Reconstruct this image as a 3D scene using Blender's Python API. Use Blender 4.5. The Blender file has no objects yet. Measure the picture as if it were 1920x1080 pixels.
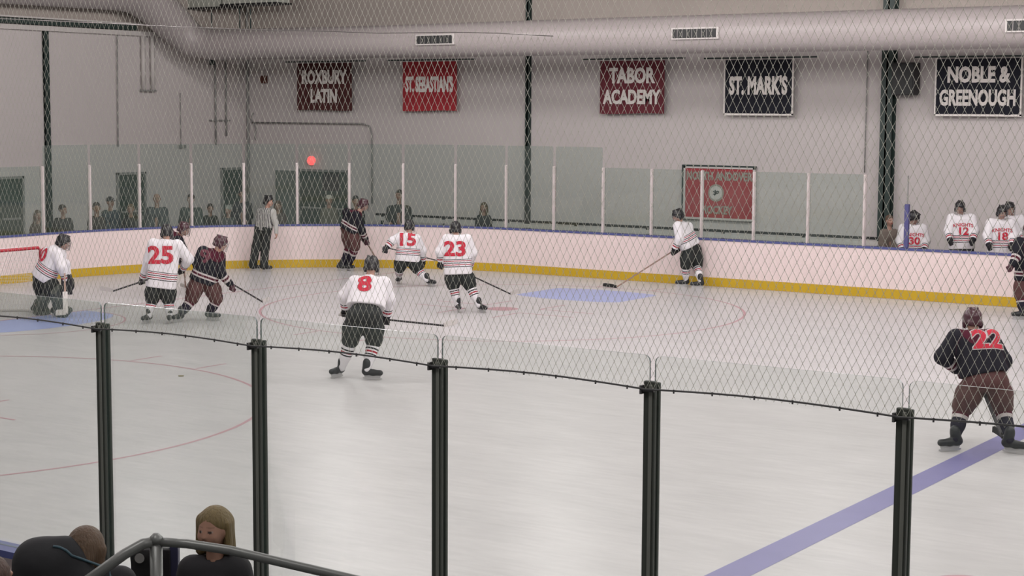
import bpy, bmesh, math, random
import numpy as np
from mathutils import Vector, Matrix
from mathutils.bvhtree import BVHTree
random.seed(4)
SC=bpy.context.scene; COL=SC.collection
# ------------------------------------------------------------ camera, world, light, exposure
YAW,PITCH,ROLL=math.radians(34.074),math.radians(5.951),math.radians(0.302)
CAM=Vector((18.106,-13.021,3.741))
fw=Vector((-math.sin(YAW)*math.cos(PITCH),math.cos(YAW)*math.cos(PITCH),-math.sin(PITCH)))
rt=fw.cross(Vector((0,0,1))).normalized(); up=rt.cross(fw)
r2=rt*math.cos(ROLL)+up*math.sin(ROLL); u2=-rt*math.sin(ROLL)+up*math.cos(ROLL)
cd=bpy.data.cameras.new('camera'); cam=bpy.data.objects.new('camera',cd); COL.objects.link(cam)
cd.sensor_width=36; cd.lens=3177.65/1920*36; cd.clip_start=.1; cd.clip_end=200
m=Matrix((r2,u2,-fw)).transposed().to_4x4(); m.translation=CAM; cam.matrix_world=m
SC.camera=cam
SC.view_settings.view_transform='Standard'; SC.view_settings.look='None'
SC.view_settings.exposure=0.0; SC.view_settings.gamma=1; SC.view_settings.use_curve_mapping=False
w=bpy.data.worlds.new('world'); SC.world=w; w.use_nodes=True
w.node_tree.nodes['Background'].inputs[0].default_value=(1,.97,.96,1)
w.node_tree.nodes['Background'].inputs[1].default_value=.20
LAMP_W=335; LAMP_COL=(1,.945,.945)
LAMPS=[(x,y) for x in (-6,0,6,12,18,24) for y in (-2,4,10,15.5)]+[(6,-9.5),(13,-9.5),(20,-9.5)]  # last row, over the stand, is added to brighten net, posts and people
# ------------------------------------------------------------ materials
def mat(name,col,rough=.6,metal=0,noise=0,nscale=8,spec=.5,emit=None,bump=0):
    m=bpy.data.materials.new(name); m.use_nodes=True; nt=m.node_tree; b=nt.nodes['Principled BSDF']
    b.inputs['Base Color'].default_value=(*col,1); b.inputs['Roughness'].default_value=rough
    b.inputs['Metallic'].default_value=metal; b.inputs['Specular IOR Level'].default_value=spec
    if noise or bump:
        tc=nt.nodes.new('ShaderNodeTexCoord'); n=nt.nodes.new('ShaderNodeTexNoise'); n.inputs['Scale'].default_value=nscale; n.inputs['Detail'].default_value=5
        nt.links.new(tc.outputs['Object'],n.inputs['Vector'])
        if noise:
            mx=nt.nodes.new('ShaderNodeMix'); mx.data_type='RGBA'
            mx.inputs[6].default_value=(*[c*(1-noise) for c in col],1); mx.inputs[7].default_value=(*[min(1,c*(1+noise)) for c in col],1)
            nt.links.new(n.outputs['Fac'],mx.inputs[0]); nt.links.new(mx.outputs[2],b.inputs['Base Color'])
        if bump:
            bp=nt.nodes.new('ShaderNodeBump'); bp.inputs['Strength'].default_value=bump; bp.inputs['Distance'].default_value=.02
            nt.links.new(n.outputs['Fac'],bp.inputs['Height']); nt.links.new(bp.outputs['Normal'],b.inputs['Normal'])
    if emit: b.inputs['Emission Color'].default_value=(*emit[0],1); b.inputs['Emission Strength'].default_value=emit[1]
    return m
def ice_mat():
    m=bpy.data.materials.new('ice'); m.use_nodes=True; nt=m.node_tree; b=nt.nodes['Principled BSDF']
    tc=nt.nodes.new('ShaderNodeTexCoord')
    def noise(scale,sx,sy,rot,det=6):
        mp=nt.nodes.new('ShaderNodeMapping'); mp.inputs['Scale'].default_value=(sx,sy,1); mp.inputs['Rotation'].default_value=(0,0,rot)
        n=nt.nodes.new('ShaderNodeTexNoise'); n.inputs['Scale'].default_value=scale; n.inputs['Detail'].default_value=det; n.inputs['Roughness'].default_value=.65
        nt.links.new(tc.outputs['Object'],mp.inputs['Vector']); nt.links.new(mp.outputs['Vector'],n.inputs['Vector']); return n
    a=noise(.8,1,2.2,.3); c=noise(3,.6,4,-.5)
    ad=nt.nodes.new('ShaderNodeMath'); ad.operation='ADD'; nt.links.new(a.outputs['Fac'],ad.inputs[0]); nt.links.new(c.outputs['Fac'],ad.inputs[1])
    r=nt.nodes.new('ShaderNodeValToRGB'); r.color_ramp.elements[0].position=.35; r.color_ramp.elements[1].position=.68
    hf=nt.nodes.new('ShaderNodeMath'); hf.operation='MULTIPLY'; hf.inputs[1].default_value=.5; nt.links.new(ad.outputs[0],hf.inputs[0])
    r.color_ramp.elements[0].color=(.50,.49,.49,1); r.color_ramp.elements[1].color=(.62,.605,.605,1)
    nt.links.new(hf.outputs[0],r.inputs[0]); nt.links.new(r.outputs[0],b.inputs['Base Color'])
    b.inputs['Roughness'].default_value=.32; b.inputs['IOR'].default_value=1.31; b.inputs['Specular IOR Level'].default_value=.35
    bp=nt.nodes.new('ShaderNodeBump'); bp.inputs['Strength'].default_value=.12; bp.inputs['Distance'].default_value=.01
    nt.links.new(c.outputs['Fac'],bp.inputs['Height']); nt.links.new(bp.outputs['Normal'],b.inputs['Normal'])
    return m
def glass_mat(name,tint,haze=.05,hcol=(.55,.65,.6),refl=.5):
    m=bpy.data.materials.new(name); m.use_nodes=True; nt=m.node_tree; nt.nodes.remove(nt.nodes['Principled BSDF'])
    out=nt.nodes['Material Output']; t=nt.nodes.new('ShaderNodeBsdfTransparent'); t.inputs[0].default_value=(*tint,1)
    g=nt.nodes.new('ShaderNodeBsdfGlossy'); g.inputs['Roughness'].default_value=.03; g.inputs[0].default_value=(.9,1,.95,1)
    f=nt.nodes.new('ShaderNodeFresnel'); f.inputs[0].default_value=1.45
    mu=nt.nodes.new('ShaderNodeMath'); mu.operation='MULTIPLY'; mu.inputs[1].default_value=refl; nt.links.new(f.outputs[0],mu.inputs[0])
    d=nt.nodes.new('ShaderNodeBsdfDiffuse'); d.inputs[0].default_value=(*hcol,1)
    m1=nt.nodes.new('ShaderNodeMixShader'); m1.inputs[0].default_value=haze; nt.links.new(t.outputs[0],m1.inputs[1]); nt.links.new(d.outputs[0],m1.inputs[2])
    m2=nt.nodes.new('ShaderNodeMixShader'); nt.links.new(mu.outputs[0],m2.inputs[0]); nt.links.new(m1.outputs[0],m2.inputs[1]); nt.links.new(g.outputs[0],m2.inputs[2])
    nt.links.new(m2.outputs[0],out.inputs[0]); return m
def band_mat(name,base,bands,rough=.8):
    """colour follows the 'band' attribute: list of (start,end,colour), everything else is the base cloth"""
    m=bpy.data.materials.new(name); m.use_nodes=True; nt=m.node_tree; b=nt.nodes['Principled BSDF']; b.inputs['Roughness'].default_value=rough; b.inputs['Specular IOR Level'].default_value=.2
    at=nt.nodes.new('ShaderNodeAttribute'); at.attribute_name='band'
    r=nt.nodes.new('ShaderNodeValToRGB'); cr=r.color_ramp; cr.interpolation='CONSTANT'
    cr.elements[0].position=0; cr.elements[0].color=(*base,1); cr.elements.remove(cr.elements[1])
    for s,e,c in sorted(bands):
        x=cr.elements.new(s); x.color=(*c,1)
        if e<1: x=cr.elements.new(e); x.color=(*base,1)
    nt.links.new(at.outputs['Fac'],r.inputs[0]); nt.links.new(r.outputs[0],b.inputs['Base Color']); return m
def vcol_mat(name,rough=.6):
    m=bpy.data.materials.new(name); m.use_nodes=True; nt=m.node_tree; b=nt.nodes['Principled BSDF']; b.inputs['Roughness'].default_value=rough
    at=nt.nodes.new('ShaderNodeAttribute'); at.attribute_name='col'; nt.links.new(at.outputs['Color'],b.inputs['Base Color']); return m
M={}
M['ice']=ice_mat()
M['red_line']=mat('red_line_paint',(.48,.27,.30),.4); M['blue_line']=mat('blue_line_paint',(.185,.175,.36),.4,noise=.12,nscale=3)
M['crease']=mat('crease_paint',(.36,.42,.70),.4,noise=.08,nscale=2)
M['wall']=mat('painted_wall',(.55,.51,.50),.85,noise=.03,nscale=.7); M['wall2']=mat('upper_wall_insulation',(.40,.355,.32),.9,noise=.12,nscale=1.5)
M['concrete']=mat('concrete',(.12,.12,.12),.8,noise=.2); M['ceil']=mat('ceiling',(.3,.28,.27),.9)
M['board']=mat('board_plastic',(.76,.64,.62),.35,noise=.02,nscale=2); M['yellow']=mat('yellow_kick_plate',(.52,.34,.012),.35); M['cap']=mat('blue_cap_rail',(.07,.085,.24),.4)
M['glass']=glass_mat('far_glass',(.88,.925,.905),.032,(.42,.50,.47),.45); M['glass_near']=glass_mat('near_glass',(.955,.975,.962),.025,(.5,.56,.52),.25)
M['edge']=mat('glass_edge',(.12,.16,.15),.3); M['post_w']=mat('pale_metal_post',(.60,.54,.53),.45,.2); M['post_d']=mat('grey_aluminium_post',(.055,.062,.052),.5,.2); M['post_l']=mat('post_highlight',(.18,.19,.165),.5,.2)
M['steel']=mat('dark_green_steel',(.018,.035,.03),.5); M['duct']=mat('white_duct_skin',(.36,.325,.32),.45,noise=.02,nscale=1.5); M['dark']=mat('dark_grille',(.02,.022,.022),.6)
M['door']=mat('green_door',(.028,.05,.038),.5,noise=.1); M['black']=mat('black',(.012,.012,.013),.5); M['offwhite']=mat('white_paint',(.55,.52,.5),.6)
M['net_cord']=mat('net_cord',(.60,.60,.52),.8); M['cable']=mat('steel_cable',(.30,.28,.27),.35,.7); M['cable_dark']=mat('dark_cable',(.09,.09,.09),.5,.3)
M['conduit']=mat('grey_conduit',(.24,.24,.23),.6); M['rail']=mat('dark_handrail',(.16,.17,.16),.4,.3)
M['red']=mat('red_paint',(.42,.02,.035),.4); M['lamp_red']=mat('red_lamp',(.8,.05,.05),.4,emit=((1,.10,.10),1.6)); M['goal_net']=mat('white_goal_net',(.75,.72,.72),.8)
M['maroon_b']=mat('maroon_banner',(.13,.02,.03),.85); M['red_b']=mat('red_banner',(.36,.025,.035),.85); M['dmaroon_b']=mat('brown_maroon_banner',(.075,.018,.018),.85); M['navy_b']=mat('navy_banner',(.005,.006,.014),.85); M['letter']=mat('pale_lettering',(.78,.74,.70),.85); M['letter_g']=mat('grey_lettering',(.30,.28,.24),.85)
M['red_sign']=mat('red_sign_cloth',(.34,.035,.045),.8); M['sky_blue']=mat('blue_post_pad',(.07,.07,.20),.5)
M['lamp']=mat('lamp_face',(1,1,1),.5,emit=((1,.96,.94),3.0)); M['housing']=mat('lamp_housing',(.4,.4,.4),.5)
M['skin']=vcol_mat('skin',.55)
M['helmet_k']=mat('black_helmet',(.014,.014,.016),.35); M['helmet_m']=mat('maroon_helmet',(.055,.018,.026),.3); M['cage']=mat('cage_wire',(.30,.30,.30),.35,.8)
M['glove_k']=mat('black_glove',(.015,.015,.017),.7); M['glove_m']=mat('maroon_glove',(.06,.018,.028),.7)
M['pants_k']=mat('black_hockey_pants',(.012,.016,.015),.75,noise=.2,nscale=9,bump=.3); M['pants_m']=mat('maroon_hockey_pants',(.075,.028,.026),.75,noise=.15,nscale=9,bump=.3)
M['skate']=mat('black_skate_boot',(.018,.02,.022),.5); M['blade']=mat('skate_blade_steel',(.6,.6,.6),.3,.8); M['holder']=mat('skate_holder',(.45,.45,.45),.5)
M['shaft_k']=mat('black_stick_shaft',(.02,.018,.02),.4); M['shaft_t']=mat('tan_stick_shaft',(.30,.20,.16),.5); M['tape_w']=mat('white_blade_tape',(.55,.52,.50),.8); M['tape_k']=mat('black_blade_tape',(.015,.015,.015),.8)
M['num_red']=mat('red_number',(.50,.02,.045),.8); M['num_dull']=mat('dull_red_number',(.12,.03,.045),.8); M['num_white']=mat('white_number_edge',(.55,.5,.5),.8); M['pad']=mat('dark_goalie_pad',(.055,.065,.055),.7,noise=.25,nscale=10)
DK=(.02,.02,.025); RD=(.38,.03,.05); WH=(.74,.72,.74); MR=(.075,.012,.025)
hb=lambda h:1-h
wb=[(.05,.065,DK),(.08,.10,RD),(.115,.13,DK)]
wh=[(hb(h+.013),hb(h),c) for h,c in ((.14,DK),(.175,RD),(.21,DK),(.245,RD),(.275,DK))]
M['jersey_w']=band_mat('white_jersey_cloth',WH,wb+wh)
M['jersey_k']=band_mat('dark_jersey_cloth',(.014,.014,.02),[(.10,.135,(.5,.46,.45)),(.135,.175,MR),(.175,.21,(.5,.46,.45)),(hb(.185),hb(.155),(.5,.46,.45)),(hb(.155),hb(.12),MR),(hb(.12),hb(.09),(.5,.46,.45)),(.47,.53,MR)])
M['sock_w']=band_mat('white_sock_knit',WH,[(.30,.34,DK),(.38,.43,RD),(.47,.51,DK)])
M['sock_k']=band_mat('dark_sock_knit',(.02,.018,.03),[(.12,.20,(.5,.46,.45)),(.20,.32,MR),(.32,.40,(.5,.46,.45))])
M['ref_shirt']=band_mat('striped_referee_cloth',(.40,.40,.38),[(.02+i*.06,.05+i*.06,(.10,.10,.10)) for i in range(14)])
# ------------------------------------------------------------ helpers
def link(o,parent=None):
    COL.objects.link(o)
    if parent is not None: o.parent=parent
    return o
def tag(o,label=None,cat=None,group=None,kind=None):
    if label: o['label']=label
    if cat: o['category']=cat
    if group: o['group']=group
    if kind: o['kind']=kind
    return o
def empty(name,loc=(0,0,0),rz=0,**k):
    o=bpy.data.objects.new(name,None); o.empty_display_size=.2; link(o); o.location=loc; o.rotation_euler=(0,0,rz); return tag(o,**k)
def meshobj(name,verts,faces,mats,parent=None,mi=None,smooth=False,loc=None,rz=0,**k):
    me=bpy.data.meshes.new(name); me.from_pydata([tuple(v) for v in verts],[],[tuple(f) for f in faces]); me.update()
    for m in (mats if isinstance(mats,(list,tuple)) else [mats]): me.materials.append(m)
    if mi is not None: me.polygons.foreach_set('material_index',mi)
    if smooth: me.polygons.foreach_set('use_smooth',[True]*len(me.polygons))
    o=bpy.data.objects.new(name,me); link(o,parent)
    if loc is not None: o.location=loc
    if rz: o.rotation_euler=(0,0,rz)
    return tag(o,**k)
class MB:
    def __init__(s): s.v=[];s.f=[];s.m=[]
    def add(s,v,f,m=0):
        n=len(s.v); s.v+=[tuple(x) for x in v]; s.f+=[tuple(i+n for i in q) for q in f]; s.m+=[m]*len(f); return s
    def box(s,a,b,m=0,M4=None):
        (x0,y0,z0),(x1,y1,z1)=a,b
        v=[Vector(q) for q in ((x0,y0,z0),(x1,y0,z0),(x1,y1,z0),(x0,y1,z0),(x0,y0,z1),(x1,y0,z1),(x1,y1,z1),(x0,y1,z1))]
        if M4 is not None: v=[M4@q for q in v]
        return s.add(v,[(0,3,2,1),(4,5,6,7),(0,1,5,4),(1,2,6,5),(2,3,7,6),(3,0,4,7)],m)
    def tube(s,pts,r,n=8,m=0,cap=True):
        pts=[Vector(q) for q in pts]; rr=r if isinstance(r,(list,tuple)) else [r]*len(pts); rings=[]; ref=None
        for i,q in enumerate(pts):
            t=(pts[min(i+1,len(pts)-1)]-pts[max(i-1,0)]).normalized()
            if ref is None: ref=Vector((0,0,1)) if abs(t.z)<.9 else Vector((1,0,0))
            a=(ref-t*ref.dot(t)).normalized(); ref=a; b=t.cross(a)
            rings.append([q+(a*math.cos(2*math.pi*k/n)+b*math.sin(2*math.pi*k/n))*rr[i] for k in range(n)])
        v=[x for R_ in rings for x in R_]; f=[]
        for i in range(len(pts)-1):
            for k in range(n): f.append((i*n+k,i*n+(k+1)%n,(i+1)*n+(k+1)%n,(i+1)*n+k))
        if cap: f.append(tuple(range(n))[::-1]); f.append(tuple((len(pts)-1)*n+k for k in range(n)))
        return s.add(v,f,m)
    def strip(s,path,prof,m=0,closed=False):
        """sweep a profile [(offset outward, z)] along a list of (point2d, normal2d)"""
        n=len(prof); v=[(p_[0]+q[0]*o_,p_[1]+q[1]*o_,z) for p_,q in path for o_,z in prof]; f=[]
        for i in range(len(path)-1):
            for k in range(n): f.append((i*n+k,i*n+(k+1)%n,(i+1)*n+(k+1)%n,(i+1)*n+k))
        f.append(tuple(range(n))); f.append(tuple((len(path)-1)*n+k for k in range(n))[::-1])
        return s.add(v,f,m)
    def build(s,name,mats,parent=None,smooth=False,bevel=0,**k):
        o=meshobj(name,s.v,s.f,mats,parent,s.m,smooth,**k)
        if bevel:
            b=o.modifiers.new('bevel','BEVEL'); b.width=bevel; b.segments=2; b.limit_method='ANGLE'
        return o
def text_mesh(txt,size,offset=0.0,sx=1.0,shear=0,extrude=0.0,align='CENTER'):
    cu=bpy.data.curves.new('t','FONT'); cu.body=txt; cu.size=size; cu.align_x=align; cu.align_y='CENTER'; cu.offset=offset; cu.extrude=extrude; cu.resolution_u=3
    ob=bpy.data.objects.new('t',cu); COL.objects.link(ob); dg=bpy.context.evaluated_depsgraph_get()
    me=bpy.data.meshes.new_from_object(ob.evaluated_get(dg)); bpy.data.objects.remove(ob); bpy.data.curves.remove(cu)
    for v in me.vertices: v.co.x*=sx
    return me
# ------------------------------------------------------------ signed distance modelling
def surface_nets(D,h,org):
    nx,ny,nz=D.shape; S=D<0
    c=np.zeros((nx-1,ny-1,nz-1),int)
    for dx in (0,1):
        for dy in (0,1):
            for dz in (0,1): c+=S[dx:nx-1+dx,dy:ny-1+dy,dz:nz-1+dz]
    act=(c>0)&(c<8); idx=-np.ones(act.shape,int); ii=np.argwhere(act); idx[act]=np.arange(len(ii))
    acc=np.zeros((len(ii),3)); cnt=np.zeros(len(ii)); i,j,k=ii.T
    cs=[(a,b,e) for a in (0,1) for b in (0,1) for e in (0,1)]
    for p0 in cs:
        for ax in range(3):
            if p0[ax]: continue
            p1=list(p0); p1[ax]=1
            a=D[i+p0[0],j+p0[1],k+p0[2]]; b=D[i+p1[0],j+p1[1],k+p1[2]]
            q=(a<0)!=(b<0); t=np.where(q,a/np.where(q,a-b,1),0)
            pt=np.tile(np.array(p0,float),(len(ii),1)); pt[:,ax]+=t
            acc+=pt*q[:,None]; cnt+=q
    V=(ii+acc/cnt[:,None])*h+org; F=[]
    for ax in range(3):
        sl0=[slice(1,-1)]*3; sl0[ax]=slice(0,-1); sl1=[slice(1,-1)]*3; sl1[ax]=slice(1,None)
        A=S[tuple(sl0)]; B=S[tuple(sl1)]; e=np.argwhere(A!=B)
        if not len(e): continue
        o_=np.ones(3,int); o_[ax]=0; g=e+o_; sgn=A[tuple(e.T)]
        a1,a2=[(1,2),(2,0),(0,1)][ax]
        def at(d1,d2):
            q=g.copy(); q[:,a1]-=d1; q[:,a2]-=d2; return idx[tuple(q.T)]
        Q=np.stack([at(1,1),at(0,1),at(0,0),at(1,0)],1); Q[~sgn]=Q[~sgn][:,::-1]; F.append(Q)
    return V,np.concatenate(F) if F else np.zeros((0,4),int)
def A3(v): return np.array(v,float)
def pd(pr,X):
    if pr[0]=='c':
        a,b=A3(pr[1]),A3(pr[2]); ab=b-a; L=max(ab@ab,1e-9); t=np.clip(((X-a)@ab)/L,0,1)
        return np.linalg.norm(X-a-t[...,None]*ab,axis=-1)-(pr[3]+(pr[4]-pr[3])*t)
    c,R_,r=A3(pr[1]),np.array(pr[2],float),A3(pr[3]); q=(X-c)@R_.T
    if pr[0]=='e':
        k0=np.linalg.norm(q/r,axis=-1); k1=np.linalg.norm(q/(r*r),axis=-1); return k0*(k0-1)/np.maximum(k1,1e-6)
    q=np.abs(q)-r; return np.linalg.norm(np.maximum(q,0),axis=-1)+np.minimum(q.max(-1),0)-.006
def pbox(pr):
    if pr[0]=='c':
        a,b=A3(pr[1]),A3(pr[2]); r=max(pr[3],pr[4]); return np.minimum(a,b)-r,np.maximum(a,b)+r
    c=A3(pr[1]); r=max(pr[3])*(1.75 if pr[0]=='b' else 1); return c-r,c+r
def sdf_build(prims,h,k=.03,subs=()):
    lo=np.min([pbox(q)[0] for q in prims],0)-3*h; hi=np.max([pbox(q)[1] for q in prims],0)+3*h
    n=np.ceil((hi-lo)/h).astype(int)+1; D=np.full(n,9.0,np.float32)
    ax=[lo[a]+np.arange(n[a])*h for a in range(3)]
    for lst,sub in ((prims,0),(subs,1)):
        for pr in lst:
            b0,b1=pbox(pr); kk=pr[5] if (pr[0]=='c' and len(pr)>5) else k; mg=kk+2*h
            i0=np.clip(((b0-mg-lo)/h).astype(int),0,n-1); i1=np.clip(((b1+mg-lo)/h).astype(int)+2,1,n)
            if (i1<=i0).any(): continue
            s=tuple(slice(i0[a],i1[a]) for a in range(3))
            X=np.stack(np.meshgrid(*[ax[a][s[a]] for a in range(3)],indexing='ij'),-1); d=pd(pr,X); o_=D[s]
            if sub: D[s]=np.maximum(o_,-d)
            else:
                hh=np.clip(.5+.5*(d-o_)/kk,0,1); D[s]=d*(1-hh)+o_*hh-kk*hh*(1-hh)
    return surface_nets(D,h,lo)
def sdf_obj(name,prims,h,mats,parent=None,k=.03,subs=(),band=None,col=None,**kw):
    V,F_=sdf_build(prims,h,k,subs)
    o=meshobj(name,V,F_,mats,parent,smooth=True,**kw); me=o.data
    if band is not None:
        at=me.attributes.new('band','FLOAT','POINT'); at.data.foreach_set('value',band(V).astype(np.float32))
    if col is not None:
        C=np.ones((len(V),4),np.float32); C[:,:3]=col(V); at=me.color_attributes.new('col','FLOAT_COLOR','POINT'); at.data.foreach_set('color',C.ravel())
    return o
def nrm(v): v=A3(v); return v/max(np.linalg.norm(v),1e-9)
def frame(f,upv=(0,0,1)):
    f=nrm(f); s=nrm(np.cross(f,upv)); u=np.cross(s,f); return s,f,u      # right, forward, up
def mid(a,b,t=.5): return A3(a)*(1-t)+A3(b)*t
# ------------------------------------------------------------ head, hand, glove, helmet, skate, stick
def head_prims(c,f,s=1.0,child=False):
    S_,F_,U=frame(f); R_=[S_,F_,U]; P=lambda x,y,z:c+(S_*x+F_*y+U*z)*s
    pr=[('e',P(0,-.01,.025),R_,(.077*s,.095*s,.10*s)),('e',P(0,.018,-.035),R_,(.060*s,.075*s,.078*s)),('e',P(0,.055,-.085),R_,(.030*s,.028*s,.026*s)),
        ('c',P(0,.088,.012),P(0,.112,-.028),.010*s,.015*s,.012),('c',P(-.02,.086,-.060),P(.02,.086,-.060),.011*s,.011*s,.012),
        ('c',P(-.045,.074,.028),P(.045,.074,.028),.014*s,.014*s,.015)]
    if child:
        pr=[q for q in pr[:3]]+[('c',P(0,.088,-.008),P(0,.101,-.028),.008*s,.012*s,.012),('c',P(-.018,.086,-.058),P(.018,.086,-.058),.009*s,.009*s,.012),('e',P(0,.03,-.02),R_,(.068*s,.066*s,.07*s))]
    for q in (-1,1): pr+=[('e',P(q*.078,-.005,-.01),R_,(.012*s,.022*s,.033*s)),('e',P(q*.034,.068,-.035),R_,(.024*s,.02*s,.022*s))]
    return pr,P
def head_col(V,c,f,s,skin,hairc=None,base=None):
    S_,F_,U=frame(f); q=(V-c)/s; x,y,z=q@S_,q@F_,q@U; C=np.tile(A3(skin),(len(V),1))
    near=(np.abs(x)<.1)&(y>.05)&(np.abs(z)<.12)
    for sx in (-1,1):
        e=near&(((x-sx*.031)/.014)**2+((z-.004)/.007)**2<1); C[e]=(.30,.27,.25)
        e=near&(((x-sx*.031)/.010)**2+((z-.004)/.009)**2<1); C[e]=(.02,.015,.012)
        e=near&(((x-sx*.032)/.020)**2+((z-.030)/.005)**2<1); C[e]=A3(skin)*(.35 if s>.93 else .7)
    e=near&((x/.026)**2+((z+.062)/.009)**2<1); C[e]=(skin[0]*.85,skin[1]*.42,skin[2]*.42)
    return C
def hand_prims(w_,d,n,s=1.0,curl=.35,side=1):
    """palm, four unequal bent fingers and a thumb; w_ wrist, d pointing direction, n palm normal"""
    d=nrm(d); n=nrm(A3(n)-d*(A3(n)@d)); x=np.cross(d,n)*side; w_=A3(w_); pr=[('c',w_,w_+d*.03*s,.026*s,.027*s),('e',w_+d*.055*s,[x,d,n],(.042*s,.05*s,.019*s))]
    for i,L in enumerate((.062,.074,.070,.054)):
        o_=w_+d*.09*s+x*(.030-.020*i)*s; a=o_; ang=.1
        for j,fr in enumerate((.45,.32,.23)):
            ang+=curl*(1+.3*j); b=a+(d*math.cos(ang)+n*math.sin(ang))*L*fr*s; pr.append(('c',a,b,(.0095-.0008*j)*s,(.0088-.0008*j)*s,.004)); a=b
    a=w_+d*.03*s+x*.034*s; b=a+(d*.6+x*.7+n*.3)*.032*s; e=b+(d*.9+x*.1+n*.4)*.03*s
    return pr+[('c',a,b,.013*s,.011*s,.01),('c',b,e,.010*s,.009*s,.004)]
def glove_prims(wr,fore,shaft,s=1.0):
    """padded glove closed round the stick shaft"""
    fo=nrm(fore); sh=nrm(shaft); pal=nrm(fo-sh*(fo@sh)) if np.linalg.norm(fo-sh*(fo@sh))>.05 else nrm(np.cross(sh,(0,0,1)))
    n=np.cross(sh,pal); wr=A3(wr); g=wr+fo*.075*s
    pr=[('c',wr-fo*.09*s,wr+fo*.01*s,.062*s,.052*s),('e',g,[sh,pal,n],(.056*s,.055*s,.04*s))]
    for i in range(4):
        o_=g+pal*.03*s+sh*(-.042+.028*i)*s+n*.012; a=o_
        for dx,dy in ((.034,.010),(.012,-.034),(-.028,-.022)):
            b=a+(pal*dx+n*dy)*s; pr.append(('c',a,b,.0165*s,.0155*s,.006)); a=b
    a=g-sh*.05*s-pal*.01*s; b=a+(pal*.035-n*.02-sh*.012)*s; pr+=[('c',a,b,.02*s,.018*s,.01),('c',b,b+(pal*.02-n*.02+sh*.01)*s,.018*s,.016*s,.006)]
    return pr,g
def helmet(c,f,mt,parent,cage=True,s=1.0,h=.011):
    S_,F_,U=frame(f); R_=[S_,F_,U]; P=lambda x,y,z:A3(c)+(S_*x+F_*y+U*z)*s
    pr=[('e',P(0,-.012,.035),R_,(.104*s,.130*s,.118*s)),('c',P(-.09,-.02,-.03),P(-.088,-.015,-.065),.03*s,.026*s),('c',P(.09,-.02,-.03),P(.088,-.015,-.065),.03*s,.026*s),('c',P(-.05,-.10,-.03),P(.05,-.10,-.03),.036*s,.036*s),
        ('c',P(-.03,.07,.135),P(-.035,-.09,.135),.016*s,.016*s,.01),('c',P(.03,.07,.135),P(.035,-.09,.135),.016*s,.016*s,.01)]
    sub=[('e',P(0,.10,-.055),R_,(.085*s,.12*s,.105*s)),('e',P(0,0,-.14),R_,(.075*s,.10*s,.10*s))]
    for q in (-.045,0,.045): sub.append(('c',P(q,.02,.158),P(q,-.04,.162),.011*s,.011*s))
    o=sdf_obj('helmet',pr,h,mt,parent,.02,sub)
    if cage:
        b=MB()
        for z in (.045,.012,-.022,-.056,-.09):
            rr=.108+.012*(z<0); b.tube([P(rr*math.sin(a)*.9,rr*math.cos(a)*1.18-.002,z-.02*abs(math.cos(a))) for a in np.linspace(-1.35,1.35,11)],.0032*s,4)
        for a in np.linspace(-1.1,1.1,7): b.tube([P(.118*math.sin(a)*.9,.118*math.cos(a)*1.15,z-.02*abs(math.cos(a))) for z in (.06,.02,-.03,-.10)],.0032*s,4)
        b.build('face_cage',M['cage'],o)
    return o
def skate(foot,an,ang,parent,mt,lift=0):
    a=math.radians(ang); t=A3((math.cos(a),math.sin(a),0)); s_=A3((-t[1],t[0],0)); an=A3(an); f=A3(foot); z=f[2]+.075
    heel=A3((f[0],f[1],z))-t*.07; toe=A3((f[0],f[1],z))+t*.155; ank=A3((an[0],an[1],max(an[2],z+.05)))
    pr=[('c',heel+(0,0,.035),mid(heel,toe)+(0,0,.030),.042,.042),('c',mid(heel,toe)+(0,0,.03),toe+(0,0,.030),.042,.040),('c',mid(heel,ank)+(0,0,.01),ank+(0,0,.10),.048,.055),('c',heel+(0,0,.04),ank+(0,0,.06),.046,.05)]
    o=sdf_obj('skate',pr,.012,mt,parent,.03)
    M4=Matrix.Translation(Vector((f[0],f[1],f[2])))@Matrix.Rotation(a,4,'Z'); b=MB()
    b.add([M4@Vector(q) for q in ((-.10,-.012,.085),(.17,-.012,.085),(.17,.012,.085),(-.10,.012,.085),(-.08,-.006,.03),(.15,-.006,.03),(.15,.006,.03),(-.08,.006,.03))],[(0,1,2,3),(4,7,6,5),(0,4,5,1),(1,5,6,2),(2,6,7,3),(3,7,4,0)])
    b.build('blade_holder',M['holder'],o)
    b=MB(); v=[];n=10
    for i in range(n+1):
        x=-.11+.29*i/n; e=.014*(abs(i-n/2)/(n/2))**4; v+=[M4@Vector((x,y,zz)) for y,zz in ((-.0025,e),(.0025,e),(.0025,.032),(-.0025,.032))]
    b.add(v,[(4*i+k,4*i+(k+1)%4,4*i+4+(k+1)%4,4*i+4+k) for i in range(n) for k in range(4)]+[(0,1,2,3),(4*n+3,4*n+2,4*n+1,4*n)]); b.build('skate_blade',M['blade'],o)
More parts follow.
